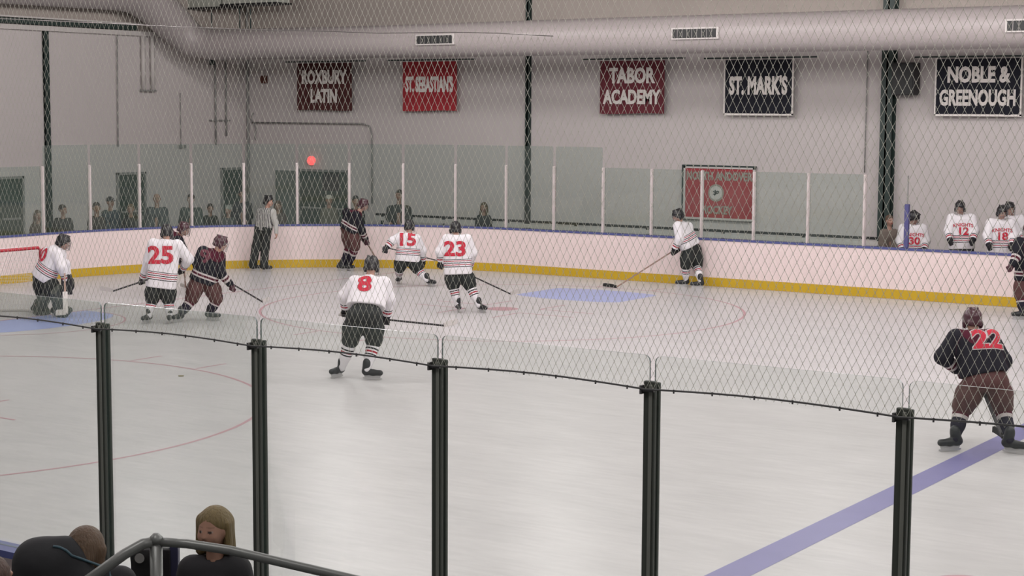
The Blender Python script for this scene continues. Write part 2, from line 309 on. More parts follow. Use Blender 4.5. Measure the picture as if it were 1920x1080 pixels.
def stick(base,pts,label,shaft_m,blade_m,goalie=False):
    ro=empty('hockey_stick',base,YAW,label=label,cat='hockey stick')
    butt,heel,toe=[Vector(q) for q in pts]; heel=heel+Vector((0,0,.02)); d=(heel-butt).normalized(); sd=d.cross(Vector((0,0,1))).normalized(); n=sd.cross(d)
    b=MB(); w_,t_=.016,.0125; v=[butt+sd*x+n*y for x,y in ((-w_,-t_),(w_,-t_),(w_,t_),(-w_,t_))]+[heel+sd*x+n*y for x,y in ((-w_,-t_),(w_,-t_),(w_,t_),(-w_,t_))]
    b.add(v,[(0,1,2,3),(7,6,5,4),(0,4,5,1),(1,5,6,2),(2,6,7,3),(3,7,4,0)]); b.build('shaft',shaft_m,ro,bevel=.004)
    g=MB(); g.tube([butt-d*.01,butt+d*.02,butt+d*.03],[.02,.02,.017],8); g.build('butt_tape',M['tape_w' if shaft_m is M['shaft_k'] else 'tape_k'],ro)
    if goalie:
        g=MB(); q=butt.lerp(heel,.52); hw=.043; v=[]
        for pt in (q,heel):
            v+=[pt+sd*x+n*y for x,y in ((-hw,-.014),(hw,-.014),(hw,.014),(-hw,.014))]
        g.add(v,[(0,1,2,3),(7,6,5,4),(0,4,5,1),(1,5,6,2),(2,6,7,3),(3,7,4,0)]); g.build('paddle',M['tape_w'],ro,bevel=.006)
    t=(toe-heel); t.z=0; L=max(min(t.length,.36),.26); t=t.normalized(); s_=Vector((-t.y,t.x,0)); g=MB(); v=[]; N=8; H=.075 if not goalie else .10
    for i in range(N+1):
        q=i/N; c=heel+t*L*q+s_*.035*q*q+Vector((0,0,0)); z0=c.z-.02+.012*q*q; hh=H*(.75+.25*min(1,q*3))*(1 if q<.9 else .8)
        v+=[Vector((c.x,c.y,0))+s_*y+Vector((0,0,z)) for y,z in ((-.007,z0),(.007,z0),(.005,z0+hh),(-.005,z0+hh))]
    g.add(v,[(4*i+k,4*i+(k+1)%4,4*i+4+(k+1)%4,4*i+4+k) for i in range(N) for k in range(4)]+[(0,1,2,3),(4*N+3,4*N+2,4*N+1,4*N)]); g.build('blade',blade_m,ro,bevel=.003)
    return ro
def project_text(target,txt,pos,back,height,mt,name='number',sx=1.0,arc=0,off=.006,bold=.02,parent=None,offs=0):
    """lettering laid on the cloth: the flat letters are cut into a fine grid and dropped on the jersey"""
    me=text_mesh(txt,height*1.38,bold*height,sx); bm=bmesh.new(); bm.from_mesh(me); bpy.data.meshes.remove(me)
    xs=[v.co.x for v in bm.verts]; ys=[v.co.y for v in bm.verts]; st=.022
    for ax,(lo,hi) in ((0,(min(xs),max(xs))),(1,(min(ys),max(ys)))):
        q=lo+st
        while q<hi:
            no=(1,0,0) if ax==0 else (0,1,0); co=(q,0,0) if ax==0 else (0,q,0)
            bmesh.ops.bisect_plane(bm,geom=bm.verts[:]+bm.edges[:]+bm.faces[:],plane_co=co,plane_no=no); q+=st
    n=Vector(back).normalized(); x=Vector((0,0,1)).cross(n).normalized(); y=n.cross(x)
    bv=BVHTree.FromPolygons([v.co[:] for v in target.data.vertices],[tuple(p_.vertices) for p_ in target.data.polygons])
    o_=Vector(pos); bad=[]
    for v in bm.verts:
        yy=v.co.y-(arc*v.co.x**2 if arc else 0); q=o_+x*v.co.x+y*yy+n*.8; h=bv.ray_cast(q,-n)
        if h[0] is None: bad.append(v); continue
        v.co=h[0]+n*off
    if bad: bmesh.ops.delete(bm,geom=bad,context='VERTS')
    bmesh.ops.recalc_face_normals(bm,faces=bm.faces)
    out=bpy.data.meshes.new(name); bm.to_mesh(out); bm.free(); out.materials.append(mt)
    ob=bpy.data.objects.new(name,out); link(ob,parent or target); return ob
PLAYERS=[{'kind': 'white',
  'label': 'ice hockey player in white jersey 25 seen from behind',
  'base': (-3.621, 8.016, 0.0),
  'J': {'head': (0.15, 0.08, 1.594),
        'neck': (0.151, 0.02, 1.467),
        'sa': (-0.071, 0.0, 1.393),
        'sb': (0.349, 0.0, 1.376),
        'ea': (-0.185, 0.12, 1.11),
        'wa': (-0.338, 0.32, 0.778),
        'eb': (0.523, 0.1, 1.125),
        'wb': (0.382, 0.28, 0.947),
        'ha': (-0.064, 0.0, 0.679),
        'hb': (0.161, 0.0, 0.68),
        'ka': (-0.128, 0.06, 0.408),
        'kb': (0.163, 0.06, 0.41),
        'foota': (-0.195, -0.008, 0.0),
        'ana': (-0.165, -0.008, 0.14),
        'anga': 250,
        'footb': (0.186, 0.008, 0.0),
        'anb': (0.188, 0.008, 0.14),
        'angb': 280,
        'stick': [(0.445, 0.3, 0.974), (-0.686, -0.47, 0.594), (-0.978, -0.17, 0.654)]},
  'face': (0.15, 0.95, -0.1),
  'num': '25',
  'back': (0, -1, 0.1),
  'numpos': (0.074, 0.01, 1.186),
  'numh': 0.3},
 {'kind': 'dark',
  'label': 'ice hockey player in dark jersey leaning over behind white player 25',
  'base': (-6.925, 11.302, 0.0),
  'J': {'head': (0.484, -0.05, 1.339),
        'neck': (0.365, 0.0, 1.227),
        'sa': (0.151, 0.15, 1.237),
        'sb': (0.382, -0.15, 1.13),
        'ea': (0.136, 0.2, 0.885),
        'wa': (0.307, 0.25, 0.664),
        'eb': (0.496, -0.2, 0.92),
        'wb': (0.485, -0.05, 0.669),
        'ha': (-0.083, 0.1, 0.805),
        'hb': (0.13, -0.1, 0.802),
        'ka': (-0.133, 0.1, 0.403),
        'kb': (0.124, -0.1, 0.402),
        'foota': (-0.203, 0.192, 0.0),
        'ana': (-0.201, 0.192, 0.14),
        'anga': 330,
        'footb': (0.106, -0.095, 0.0),
        'anb': (0.096, -0.095, 0.14),
        'angb': 330,
        'stick': [(0.425, 0.1, 0.786), (0.243, 1.27, 0.01), (0.135, 1.48, 0.011)]},
  'face': (0.9, -0.3, -0.2),
  'num': None},
 {'kind': 'dark',
  'label': 'crouched ice hockey player in dark jersey and maroon trousers right of white player 25',
  'base': (-3.298, 8.635, 0.0),
  'J': {'head': (0.44, -0.03, 1.384),
        'neck': (0.358, 0.0, 1.258),
        'sa': (0.149, -0.15, 1.251),
        'sb': (0.396, 0.1, 1.155),
        'ea': (0.037, -0.12, 1.049),
        'wa': (0.192, 0.16, 0.863),
        'eb': (0.428, 0.0, 0.86),
        'wb': (0.57, 0.1, 0.661),
        'ha': (0.029, -0.05, 0.758),
        'hb': (0.219, 0.05, 0.721),
        'ka': (-0.089, -0.05, 0.387),
        'kb': (0.333, 0.08, 0.375),
        'foota': (-0.29, -0.166, 0.0),
        'ana': (-0.251, -0.166, 0.14),
        'anga': 245,
        'footb': (0.231, 0.087, 0.0),
        'anb': (0.214, 0.087, 0.14),
        'angb': 340,
        'stick': [(0.204, 0.2, 0.878), (0.988, 1.17, 0.198), (1.104, 1.47, 0.284)]},
  'face': (0.8, 0.3, -0.25),
  'num': '9',
  'back': (-0.1, -0.95, 0.25),
  'numpos': (0.224, 0.0, 1.106),
  'numh': 0.22},
 {'kind': 'referee',
  'label': 'referee in grey striped shirt and wide black trousers skating along the boards',
  'base': (-8.885, 16.333, 0.0),
  'J': {'head': (0.24, 0.0, 1.622),
        'neck': (0.201, 0.0, 1.46),
        'sa': (0.024, 0.1, 1.379),
        'sb': (0.339, -0.1, 1.38),
        'ea': (-0.043, 0.2, 1.123),
        'wa': (0.062, 0.15, 0.964),
        'eb': (0.414, -0.12, 1.146),
        'wb': (0.435, -0.2, 0.903),
        'ha': (0.015, 0.05, 0.996),
        'hb': (0.204, -0.05, 1.004),
        'ka': (-0.072, 0.02, 0.548),
        'kb': (0.145, -0.02, 0.552),
        'foota': (-0.111, -0.006, 0.0),
        'ana': (-0.147, -0.006, 0.14),
        'anga': 330,
        'footb': (0.167, -0.123, 0.0),
        'anb': (0.131, -0.123, 0.14),
        'angb': 330},
  'face': (0.75, -0.6, 0.0),
  'num': None},
 {'kind': 'dark',
  'label': 'dark-jerseyed ice hockey player in maroon helmet skating in front of the far boards',
  'base': (-7.14, 17.494, 0.0),
  'J': {'head': (0.355, 0.0, 1.548),
        'neck': (0.23, 0.0, 1.41),
        'sa': (-0.058, 0.15, 1.375),
        'sb': (0.194, -0.15, 1.332),
        'ea': (0.076, 0.3, 1.091),
        'wa': (0.309, 0.2, 0.749),
        'eb': (0.316, -0.15, 0.986),
        'wb': (0.402, 0.0, 0.764),
        'ha': (-0.065, 0.08, 1.005),
        'hb': (0.112, -0.08, 0.98),
        'ka': (0.008, 0.08, 0.581),
        'kb': (0.159, -0.08, 0.557),
        'foota': (-0.199, 0.122, 0.0),
        'ana': (-0.136, 0.122, 0.189),
        'anga': 330,
        'footb': (-0.038, 0.131, 0.0),
        'anb': (0.001, 0.131, 0.14),
        'angb': 335,
        'stick': [(0.294, 0.1, 0.906), (0.633, 1.15, 0.011), (0.72, 1.01, 0.011)]},
  'face': (0.85, -0.35, -0.25),
  'num': None},
 {'kind': 'white',
  'label': 'ice hockey player in white jersey 15 seen from behind, stick held across',
  'base': (-4.064, 15.706, 0.0),
  'J': {'head': (0.063, 0.12, 1.266),
        'neck': (0.067, 0.05, 1.122),
        'sa': (-0.124, 0.0, 1.056),
        'sb': (0.218, 0.0, 1.012),
        'ea': (-0.304, -0.05, 0.967),
        'wa': (-0.392, -0.1, 0.856),
        'eb': (0.339, 0.1, 0.764),
        'wb': (0.345, 0.2, 0.536),
        'ha': (-0.091, 0.0, 0.586),
        'hb': (0.149, 0.0, 0.564),
        'ka': (-0.152, 0.05, 0.374),
        'kb': (0.238, 0.05, 0.353),
        'foota': (-0.19, 0.443, 0.0),
        'ana': (-0.19, 0.443, 0.14),
        'anga': 260,
        'footb': (0.52, -0.085, 0.0),
        'anb': (0.44, -0.085, 0.14),
        'angb': 310,
        'stick': [(-0.515, -0.12, 0.857), (0.903, 0.35, 0.433), (0.993, 0.42, 0.497)]},
  'face': (0.35, 0.9, -0.1),
  'num': '15',
  'back': (0, -1, 0.15),
  'numpos': (0.011, 0.025, 0.974),
  'numh': 0.27},
 {'kind': 'white',
  'label': 'ice hockey player in white jersey 23 seen from behind, near the far faceoff spot',
  'base': (-0.21, 12.636, 0.0),
  'J': {'head': (-0.266, 0.1, 1.552),
        'neck': (-0.243, 0.03, 1.418),
        'sa': (-0.411, 0.0, 1.359),
        'sb': (-0.053, 0.0, 1.361),
        'ea': (-0.549, -0.02, 1.131),
        'wa': (-0.532, 0.05, 0.955),
        'eb': (0.056, 0.05, 1.108),
        'wb': (0.011, 0.25, 0.86),
        'ha': (-0.331, 0.0, 0.761),
        'hb': (-0.102, 0.0, 0.762),
        'ka': (-0.302, 0.04, 0.486),
        'kb': (0.018, 0.04, 0.488),
        'foota': (-0.209, -0.009, 0.0),
        'ana': (-0.22, -0.009, 0.14),
        'anga': 280,
        'footb': (0.231, -0.074, 0.0),
        'anb': (0.171, -0.074, 0.14),
        'angb': 300,
        'stick': [(-0.624, 0.1, 0.98), (0.767, 0.03, 0.322), (0.938, 0.32, 0.383)]},
  'face': (0.0, 0.97, -0.05),
  'num': '23',
  'back': (0, -1, 0.1),
  'numpos': (-0.262, 0.015, 1.169),
  'numh': 0.27},
 {'kind': 'white',
  'label': 'ice hockey player in white jersey 8 bent forward near the middle glass post',
  'base': (3.214, 5.178, 0.0),
  'J': {'head': (0.157, 0.42, 1.556),
        'neck': (0.142, 0.32, 1.407),
        'sa': (-0.065, 0.28, 1.334),
        'sb': (0.34, 0.28, 1.322),
        'ea': (-0.218, 0.3, 1.143),
        'wa': (-0.215, 0.42, 0.963),
        'eb': (0.413, 0.3, 1.109),
        'wb': (0.366, 0.42, 0.867),
        'ha': (-0.033, 0.0, 0.9),
        'hb': (0.212, 0.0, 0.902),
        'ka': (-0.131, 0.15, 0.513),
        'kb': (0.206, 0.15, 0.514),
        'foota': (-0.302, 0.181, 0.0),
        'ana': (-0.248, 0.181, 0.14),
        'anga': 240,
        'footb': (0.163, 0.005, 0.0),
        'anb': (0.119, 0.005, 0.15),
        'angb': 340,
        'stick': [(-0.306, 0.42, 0.863), (1.173, 0.46, 0.691), (1.383, 0.75, 0.771)]},
  'face': (0.25, 0.95, -0.2),
  'num': '8',
  'back': (0, -0.75, 0.6),
  'numpos': (0.08, 0.16, 1.295),
  'numh': 0.25,
  'hem': 0.16,
  'plain': 1},
 {'kind': 'white',
  'label': 'ice hockey player in plain white jersey reaching a stick along the far boards',
  'base': (0.952, 19.207, 0.0),
  'J': {'head': (-0.304, -0.05, 1.531),
        'neck': (-0.24, 0.0, 1.379),
        'sa': (-0.31, -0.15, 1.32),
        'sb': (-0.063, 0.15, 1.29),
        'ea': (-0.282, -0.25, 1.053),
        'wa': (-0.376, -0.2, 0.844),
        'eb': (-0.104, 0.15, 1.001),
        'wb': (-0.272, 0.05, 0.847),
        'ha': (-0.081, -0.1, 0.814),
        'hb': (0.101, 0.1, 0.799),
        'ka': (-0.121, -0.1, 0.458),
        'kb': (0.141, 0.1, 0.441),
        'foota': (-0.15, -0.008, 0.0),
        'ana': (-0.107, -0.008, 0.15),
        'anga': 185,
        'footb': (0.137, -0.324, 0.0),
        'anb': (0.168, -0.324, 0.172),
        'angb': 190,
        'stick': [(-0.189, -0.02, 0.91), (-1.615, -0.31, 0.001), (-1.885, -0.02, 0.038)]},
  'face': (-0.9, -0.2, -0.3),
  'num': None,
  'hem': 0.1},
 {'kind': 'dark',
  'label': 'ice hockey player in dark jersey 22 standing by the blue line at right',
  'base': (12.004, 5.35, 0.0),
  'J': {'head': (-0.07, 0.25, 1.433),
        'neck': (-0.067, 0.18, 1.315),
        'sa': (-0.269, 0.15, 1.246),
        'sb': (0.106, 0.15, 1.248),
        'ea': (-0.425, 0.12, 1.039),
        'wa': (-0.224, 0.3, 0.88),
        'eb': (0.261, 0.12, 0.994),
        'wb': (0.216, 0.35, 0.728),
        'ha': (-0.08, 0.0, 0.788),
        'hb': (0.151, 0.0, 0.79),
        'ka': (-0.186, 0.12, 0.46),
        'kb': (0.268, 0.12, 0.463),
        'foota': (-0.32, -0.038, 0.0),
        'ana': (-0.3, -0.038, 0.14),
        'anga': 200,
        'footb': (0.31, -0.14, 0.0),
        'anb': (0.281, -0.14, 0.15),
        'angb': 320,
        'stick': [(-0.02, 0.3, 0.887), (0.063, -0.6, 0.256), (0.083, -0.3, 0.293)]},
  'face': (0.0, 0.95, -0.15),
  'num': '22',
  'back': (0.1, -0.85, 0.4),
  'numpos': (0.042, 0.09, 1.219),
  'numh': 0.22,
  'redge': 1,
  'hem': 0.1,
  'plain': 1},
 {'kind': 'dark',
  'label': 'dark-jerseyed ice hockey player cut off by the right edge',
  'base': (8.603, 17.844, 0.0),
  'J': {'head': (0.018, 0.0, 1.628),
        'neck': (0.024, 0.0, 1.482),
        'sa': (-0.189, -0.1, 1.41),
        'sb': (0.253, 0.1, 1.397),
        'ea': (-0.243, -0.15, 1.171),
        'wa': (-0.345, -0.25, 1.023),
        'eb': (0.313, 0.1, 1.103),
        'wb': (-0.017, -0.2, 0.933),
        'ha': (-0.067, 0.0, 0.767),
        'hb': (0.167, 0.0, 0.768),
        'ka': (-0.099, -0.02, 0.415),
        'kb': (0.206, 0.02, 0.413),
        'foota': (-0.104, -0.085, 0.0),
        'ana': (-0.079, -0.085, 0.14),
        'anga': 190,
        'footb': (0.178, -0.152, 0.0),
        'anb': (0.154, -0.152, 0.14),
        'angb': 200},
  'face': (-0.8, -0.4, -0.1),
  'num': None},
 {'kind': 'goalie',
  'label': 'goaltender in white jersey and dark leg pads in front of the red goal',
  'base': (-5.782, 7.475, 0.0),
  'J': {'head': (0.242, 0.0, 1.352),
        'neck': (0.153, 0.0, 1.227),
        'sa': (-0.087, 0.1, 1.16),
        'sb': (0.172, -0.15, 1.144),
        'ea': (0.196, 0.25, 0.945),
        'wa': (0.234, 0.3, 0.648),
        'eb': (0.27, -0.25, 0.923),
        'wb': (0.328, -0.2, 0.689),
        'ha': (-0.222, 0.1, 0.724),
        'hb': (-0.023, -0.1, 0.735),
        'ka': (-0.196, 0.15, 0.389),
        'kb': (0.098, -0.15, 0.423),
        'foota': (-0.387, 0.386, 0.0),
        'ana': (-0.366, 0.386, 0.14),
        'anga': 330,
        'footb': (0.045, 0.082, 0.0),
        'anb': (0.086, 0.082, 0.14),
        'angb': 320,
        'stick': [(0.303, -0.2, 0.89), (0.543, -1.1, 0.184), (0.447, -1.26, 0.184)]},
  'face': (0.9, -0.1, -0.25),
  'num': '30',
  'back': (-0.95, -0.3, 0.25),
  'numpos': (-0.137, 0.0, 1.129),
  'numh': 0.25},
 {'kind': 'white',
  'label': 'bench hockey player in white jersey 12 facing the ice, middle of the bench group',
  'base': (6.416, 20.5, 0.0),
  'J': {'head': (-0.038, -0.02, 1.842),
        'neck': (0.005, 0.0, 1.701),
        'sa': (-0.186, 0.0, 1.628),
        'sb': (0.2, 0.0, 1.63),
        'ea': (-0.276, -0.08, 1.381),
        'wa': (-0.276, -0.25, 1.22),
        'eb': (0.264, -0.08, 1.384),
        'wb': (0.185, -0.25, 1.223),
        'ha': (-0.093, 0.0, 1.125),
        'hb': (0.14, 0.0, 1.126),
        'ka': (-0.093, -0.05, 0.61875),
        'kb': (0.14, -0.05, 0.61875),
        'ana': (-0.093, 0, 0.14),
        'anb': (0.14, 0, 0.14),
        'foota': (-0.093, -0.03, 0.0),
        'footb': (0.14, -0.03, 0.0),
        'anga': 260,
        'angb': 280},
  'face': (-0.35, -0.9, -0.2),
  'num': '12',
  'back': (0, -1, 0.1),
  'numpos': None,
  'numz': 1.701,
  'front': 1,
  'numh': 0.15,
  'hem': -0.08,
  'text': 'KNIGHTS'},
 {'kind': 'white',
  'label': 'bench hockey player in white jersey 18 near the right edge',
  'base': (7.216, 20.5, 0.0),
  'J': {'head': (0.026, -0.02, 1.776),
        'neck': (0.005, 0.0, 1.635),
        'sa': (-0.185, 0.0, 1.562),
        'sb': (0.2, 0.0, 1.564),
        'ea': (-0.275, -0.08, 1.317),
        'wa': (-0.279, -0.25, 1.157),
        'eb': (0.262, -0.08, 1.32),
        'wb': (0.179, -0.25, 1.159),
        'ha': (-0.09, 0.0, 1.061),
        'hb': (0.141, 0.0, 1.062),
        'ka': (-0.09, -0.05, 0.58355),
        'kb': (0.141, -0.05, 0.58355),
        'ana': (-0.09, 0, 0.14),
        'anb': (0.141, 0, 0.14),
        'foota': (-0.09, -0.03, 0.0),
        'footb': (0.141, -0.03, 0.0),
        'anga': 260,
        'angb': 280},
  'face': (0.1, -0.95, -0.2),
  'num': '18',
  'back': (0, -1, 0.1),
  'numpos': None,
  'numz': 1.635,
  'front': 1,
  'numh': 0.15,
  'hem': -0.08,
  'text': 'KNIGHTS'},
 {'kind': 'white',
  'label': 'bench hockey player in white jersey 30 just right of the blue bench post',
  'base': (5.324, 20.7, 0.0),
  'J': {'head': (0.006, -0.02, 1.584),
        'neck': (0.004, 0.0, 1.439),
        'sa': (-0.188, 0.0, 1.368),
        'sb': (0.201, 0.0, 1.37),
        'ea': (-0.277, -0.08, 1.12),
        'wa': (-0.272, -0.25, 0.958),
        'eb': (0.267, -0.08, 1.122),
        'wb': (0.192, -0.25, 0.96),
        'ha': (-0.095, 0.0, 0.86),
        'hb': (0.138, 0.0, 0.862),
        'ka': (-0.095, -0.05, 0.47300000000000003),
        'kb': (0.138, -0.05, 0.47300000000000003),
        'ana': (-0.095, 0, 0.14),
        'anb': (0.138, 0, 0.14),
        'foota': (-0.095, -0.03, 0.0),
        'footb': (0.138, -0.03, 0.0),
        'anga': 260,
        'angb': 280},
  'face': (0.6, -0.5, -0.5),
  'num': '30',
  'back': (0, -1, 0.1),
  'numpos': None,
  'numz': 1.439,
  'front': 1,
  'numh': 0.15,
  'hem': -0.08,
  'text': 'KNIGHTS'},
 {'kind': 'white',
  'label': 'helmeted hockey player standing behind bench player 18',
  'base': (7.153, 21.4, 0.0),
  'J': {'head': (-0.049, -0.02, 1.807),
        'neck': (0.005, 0.0, 1.665),
        'sa': (-0.184, 0.0, 1.595),
        'sb': (0.199, 0.0, 1.597),
        'ea': (-0.275, -0.08, 1.35),
        'wa': (-0.28, -0.25, 1.19),
        'eb': (0.261, -0.08, 1.353),
        'wb': (0.177, -0.25, 1.193),
        'ha': (-0.09, 0.0, 1.095),
        'hb': (0.141, 0.0, 1.096),
        'ka': (-0.09, -0.05, 0.6022500000000001),
        'kb': (0.141, -0.05, 0.6022500000000001),
        'ana': (-0.09, 0, 0.14),
        'anb': (0.141, 0, 0.14),
        'foota': (-0.09, -0.03, 0.0),
        'footb': (0.141, -0.03, 0.0),
        'anga': 260,
        'angb': 280},
  'face': (0.2, -0.95, -0.1),
  'num': None,
  'back': (0, -1, 0.1),
  'numpos': None,
  'numz': 1.665,
  'front': 1,
  'numh': 0.15,
  'hem': -0.08,
  'text': None}]
SPECTATORS=[{'label': 'spectator with long brown hair, farthest left behind the end glass', 'base': (-11.553, 12.103, 0.0), 'hz': 1.396, 'face': (0.5, -0.8, 0), 'hair': (0.1, 0.06, 0.035), 'jacket': (0.09, 0.06, 0.04), 'style': 'long', 'sw': 0.34},
 {'label': 'dark-haired spectator man in dark jacket behind the goaltender', 'base': (-11.508, 12.778, 0.0), 'hz': 1.486, 'face': (0.8, -0.5, 0), 'hair': (0.03, 0.02, 0.015), 'jacket': (0.035, 0.035, 0.035), 'style': 'short', 'sw': 0.44, 'cup': 1},
 {'label': 'reddish-faced spectator just right of the third glass post', 'base': (-11.372, 13.642, 0.0), 'hz': 1.5, 'face': (0.3, -0.9, 0), 'hair': (0.05, 0.035, 0.03), 'jacket': (0.07, 0.055, 0.05), 'style': 'short', 'sw': 0.38},
 {'label': 'spectator in dark cap and blue-grey jacket left of the narrow dark door', 'base': (-11.867, 14.518, 0.0), 'hz': 1.581, 'face': (0.6, -0.7, 0), 'hair': (0.02, 0.02, 0.025), 'jacket': (0.06, 0.08, 0.1), 'style': 'cap', 'sw': 0.44},
 {'label': 'sandy-haired spectator in front of the narrow dark door', 'base': (-11.227, 14.547, 0.0), 'hz': 1.441, 'face': (0, -1, 0), 'hair': (0.16, 0.1, 0.05), 'jacket': (0.03, 0.03, 0.03), 'style': 'short', 'sw': 0.38},
 {'label': 'tall bald spectator in grey jacket between two glass posts', 'base': (-10.996, 15.155, 0.0), 'hz': 1.659, 'face': (0.2, -1, 0), 'hair': (0.2, 0.13, 0.09), 'jacket': (0.075, 0.08, 0.085), 'style': 'bald', 'sw': 0.52},
 {'label': 'green-grey-jacketed spectator behind a post above white player 25', 'base': (-10.628, 15.896, 0.0), 'hz': 1.63, 'face': (0, -1, 0), 'hair': (0.04, 0.025, 0.015), 'jacket': (0.06, 0.07, 0.065), 'style': 'short', 'sw': 0.54},
 {'label': 'dark-haired spectator with white cup left of the green-grey door', 'base': (-10.755, 16.664, 0.0), 'hz': 1.377, 'face': (0.3, -1, 0), 'hair': (0.04, 0.025, 0.02), 'jacket': (0.05, 0.05, 0.045), 'style': 'short', 'sw': 0.38, 'cup': 1},
 {'label': 'grey-haired spectator leaning beside the green-grey door', 'base': (-10.086, 16.585, 0.0), 'hz': 1.366, 'face': (-0.4, -0.9, -0.2), 'hair': (0.3, 0.29, 0.27), 'jacket': (0.09, 0.09, 0.09), 'style': 'short', 'sw': 0.36},
 {'label': 'child spectator low behind the glass under the grey-haired spectator', 'base': (-10.7, 17.096, 0.0), 'hz': 1.074, 'face': (0.2, -1, 0), 'hair': (0.07, 0.05, 0.03), 'jacket': (0.1, 0.08, 0.07), 'style': 'short', 'sw': 0.28},
 {'label': 'spectator in black coat standing in the green-grey doorway behind a post', 'base': (-10.645, 17.665, 0.0), 'hz': 1.689, 'face': (0.2, -1, 0), 'hair': (0.02, 0.02, 0.02), 'jacket': (0.015, 0.015, 0.02), 'style': 'short', 'sw': 0.48},
 {'label': 'brown-haired spectator in grey-red sweater right of the referee', 'base': (-9.337, 17.503, 0.0), 'hz': 1.455, 'face': (0, -1, 0), 'hair': (0.09, 0.05, 0.03), 'jacket': (0.1, 0.07, 0.065), 'style': 'long', 'sw': 0.4},
 {'label': 'spectator in pale cap in front of the wide green doorway', 'base': (-9.53, 19.624, 0.0), 'hz': 1.504, 'face': (0.4, -0.9, 0), 'hair': (0.4, 0.38, 0.35), 'jacket': (0.12, 0.11, 0.085), 'style': 'cap', 'sw': 0.42},
 {'label': 'dark-haired spectator behind the maroon-helmeted skater', 'base': (-8.163, 19.007, 0.0), 'hz': 1.549, 'face': (0.3, -1, 0), 'hair': (0.012, 0.012, 0.012), 'jacket': (0.02, 0.02, 0.022), 'style': 'short', 'sw': 0.4},
 {'label': 'broad spectator in dark grey coat above white player 15', 'base': (-7.059, 19.297, 0.0), 'hz': 1.716, 'face': (-0.3, -1, 0), 'hair': (0.04, 0.03, 0.02), 'jacket': (0.055, 0.055, 0.055), 'style': 'short', 'sw': 0.6, 'slope': 1},
 {'label': 'spectator woman with long fair hair left of the dark column', 'base': (-5.038, 19.978, 0.0), 'hz': 1.463, 'face': (-0.3, -1, 0), 'hair': (0.12, 0.085, 0.05), 'jacket': (0.045, 0.045, 0.045), 'style': 'long', 'sw': 0.36},
 {'label': 'brown-haired coach standing beside the wide dark column at the bench', 'base': (4.645, 21.133, 0.0), 'hz': 1.478, 'face': (0.3, -1, 0), 'hair': (0.1, 0.06, 0.04), 'jacket': (0.16, 0.13, 0.11), 'style': 'short', 'sw': 0.42}]

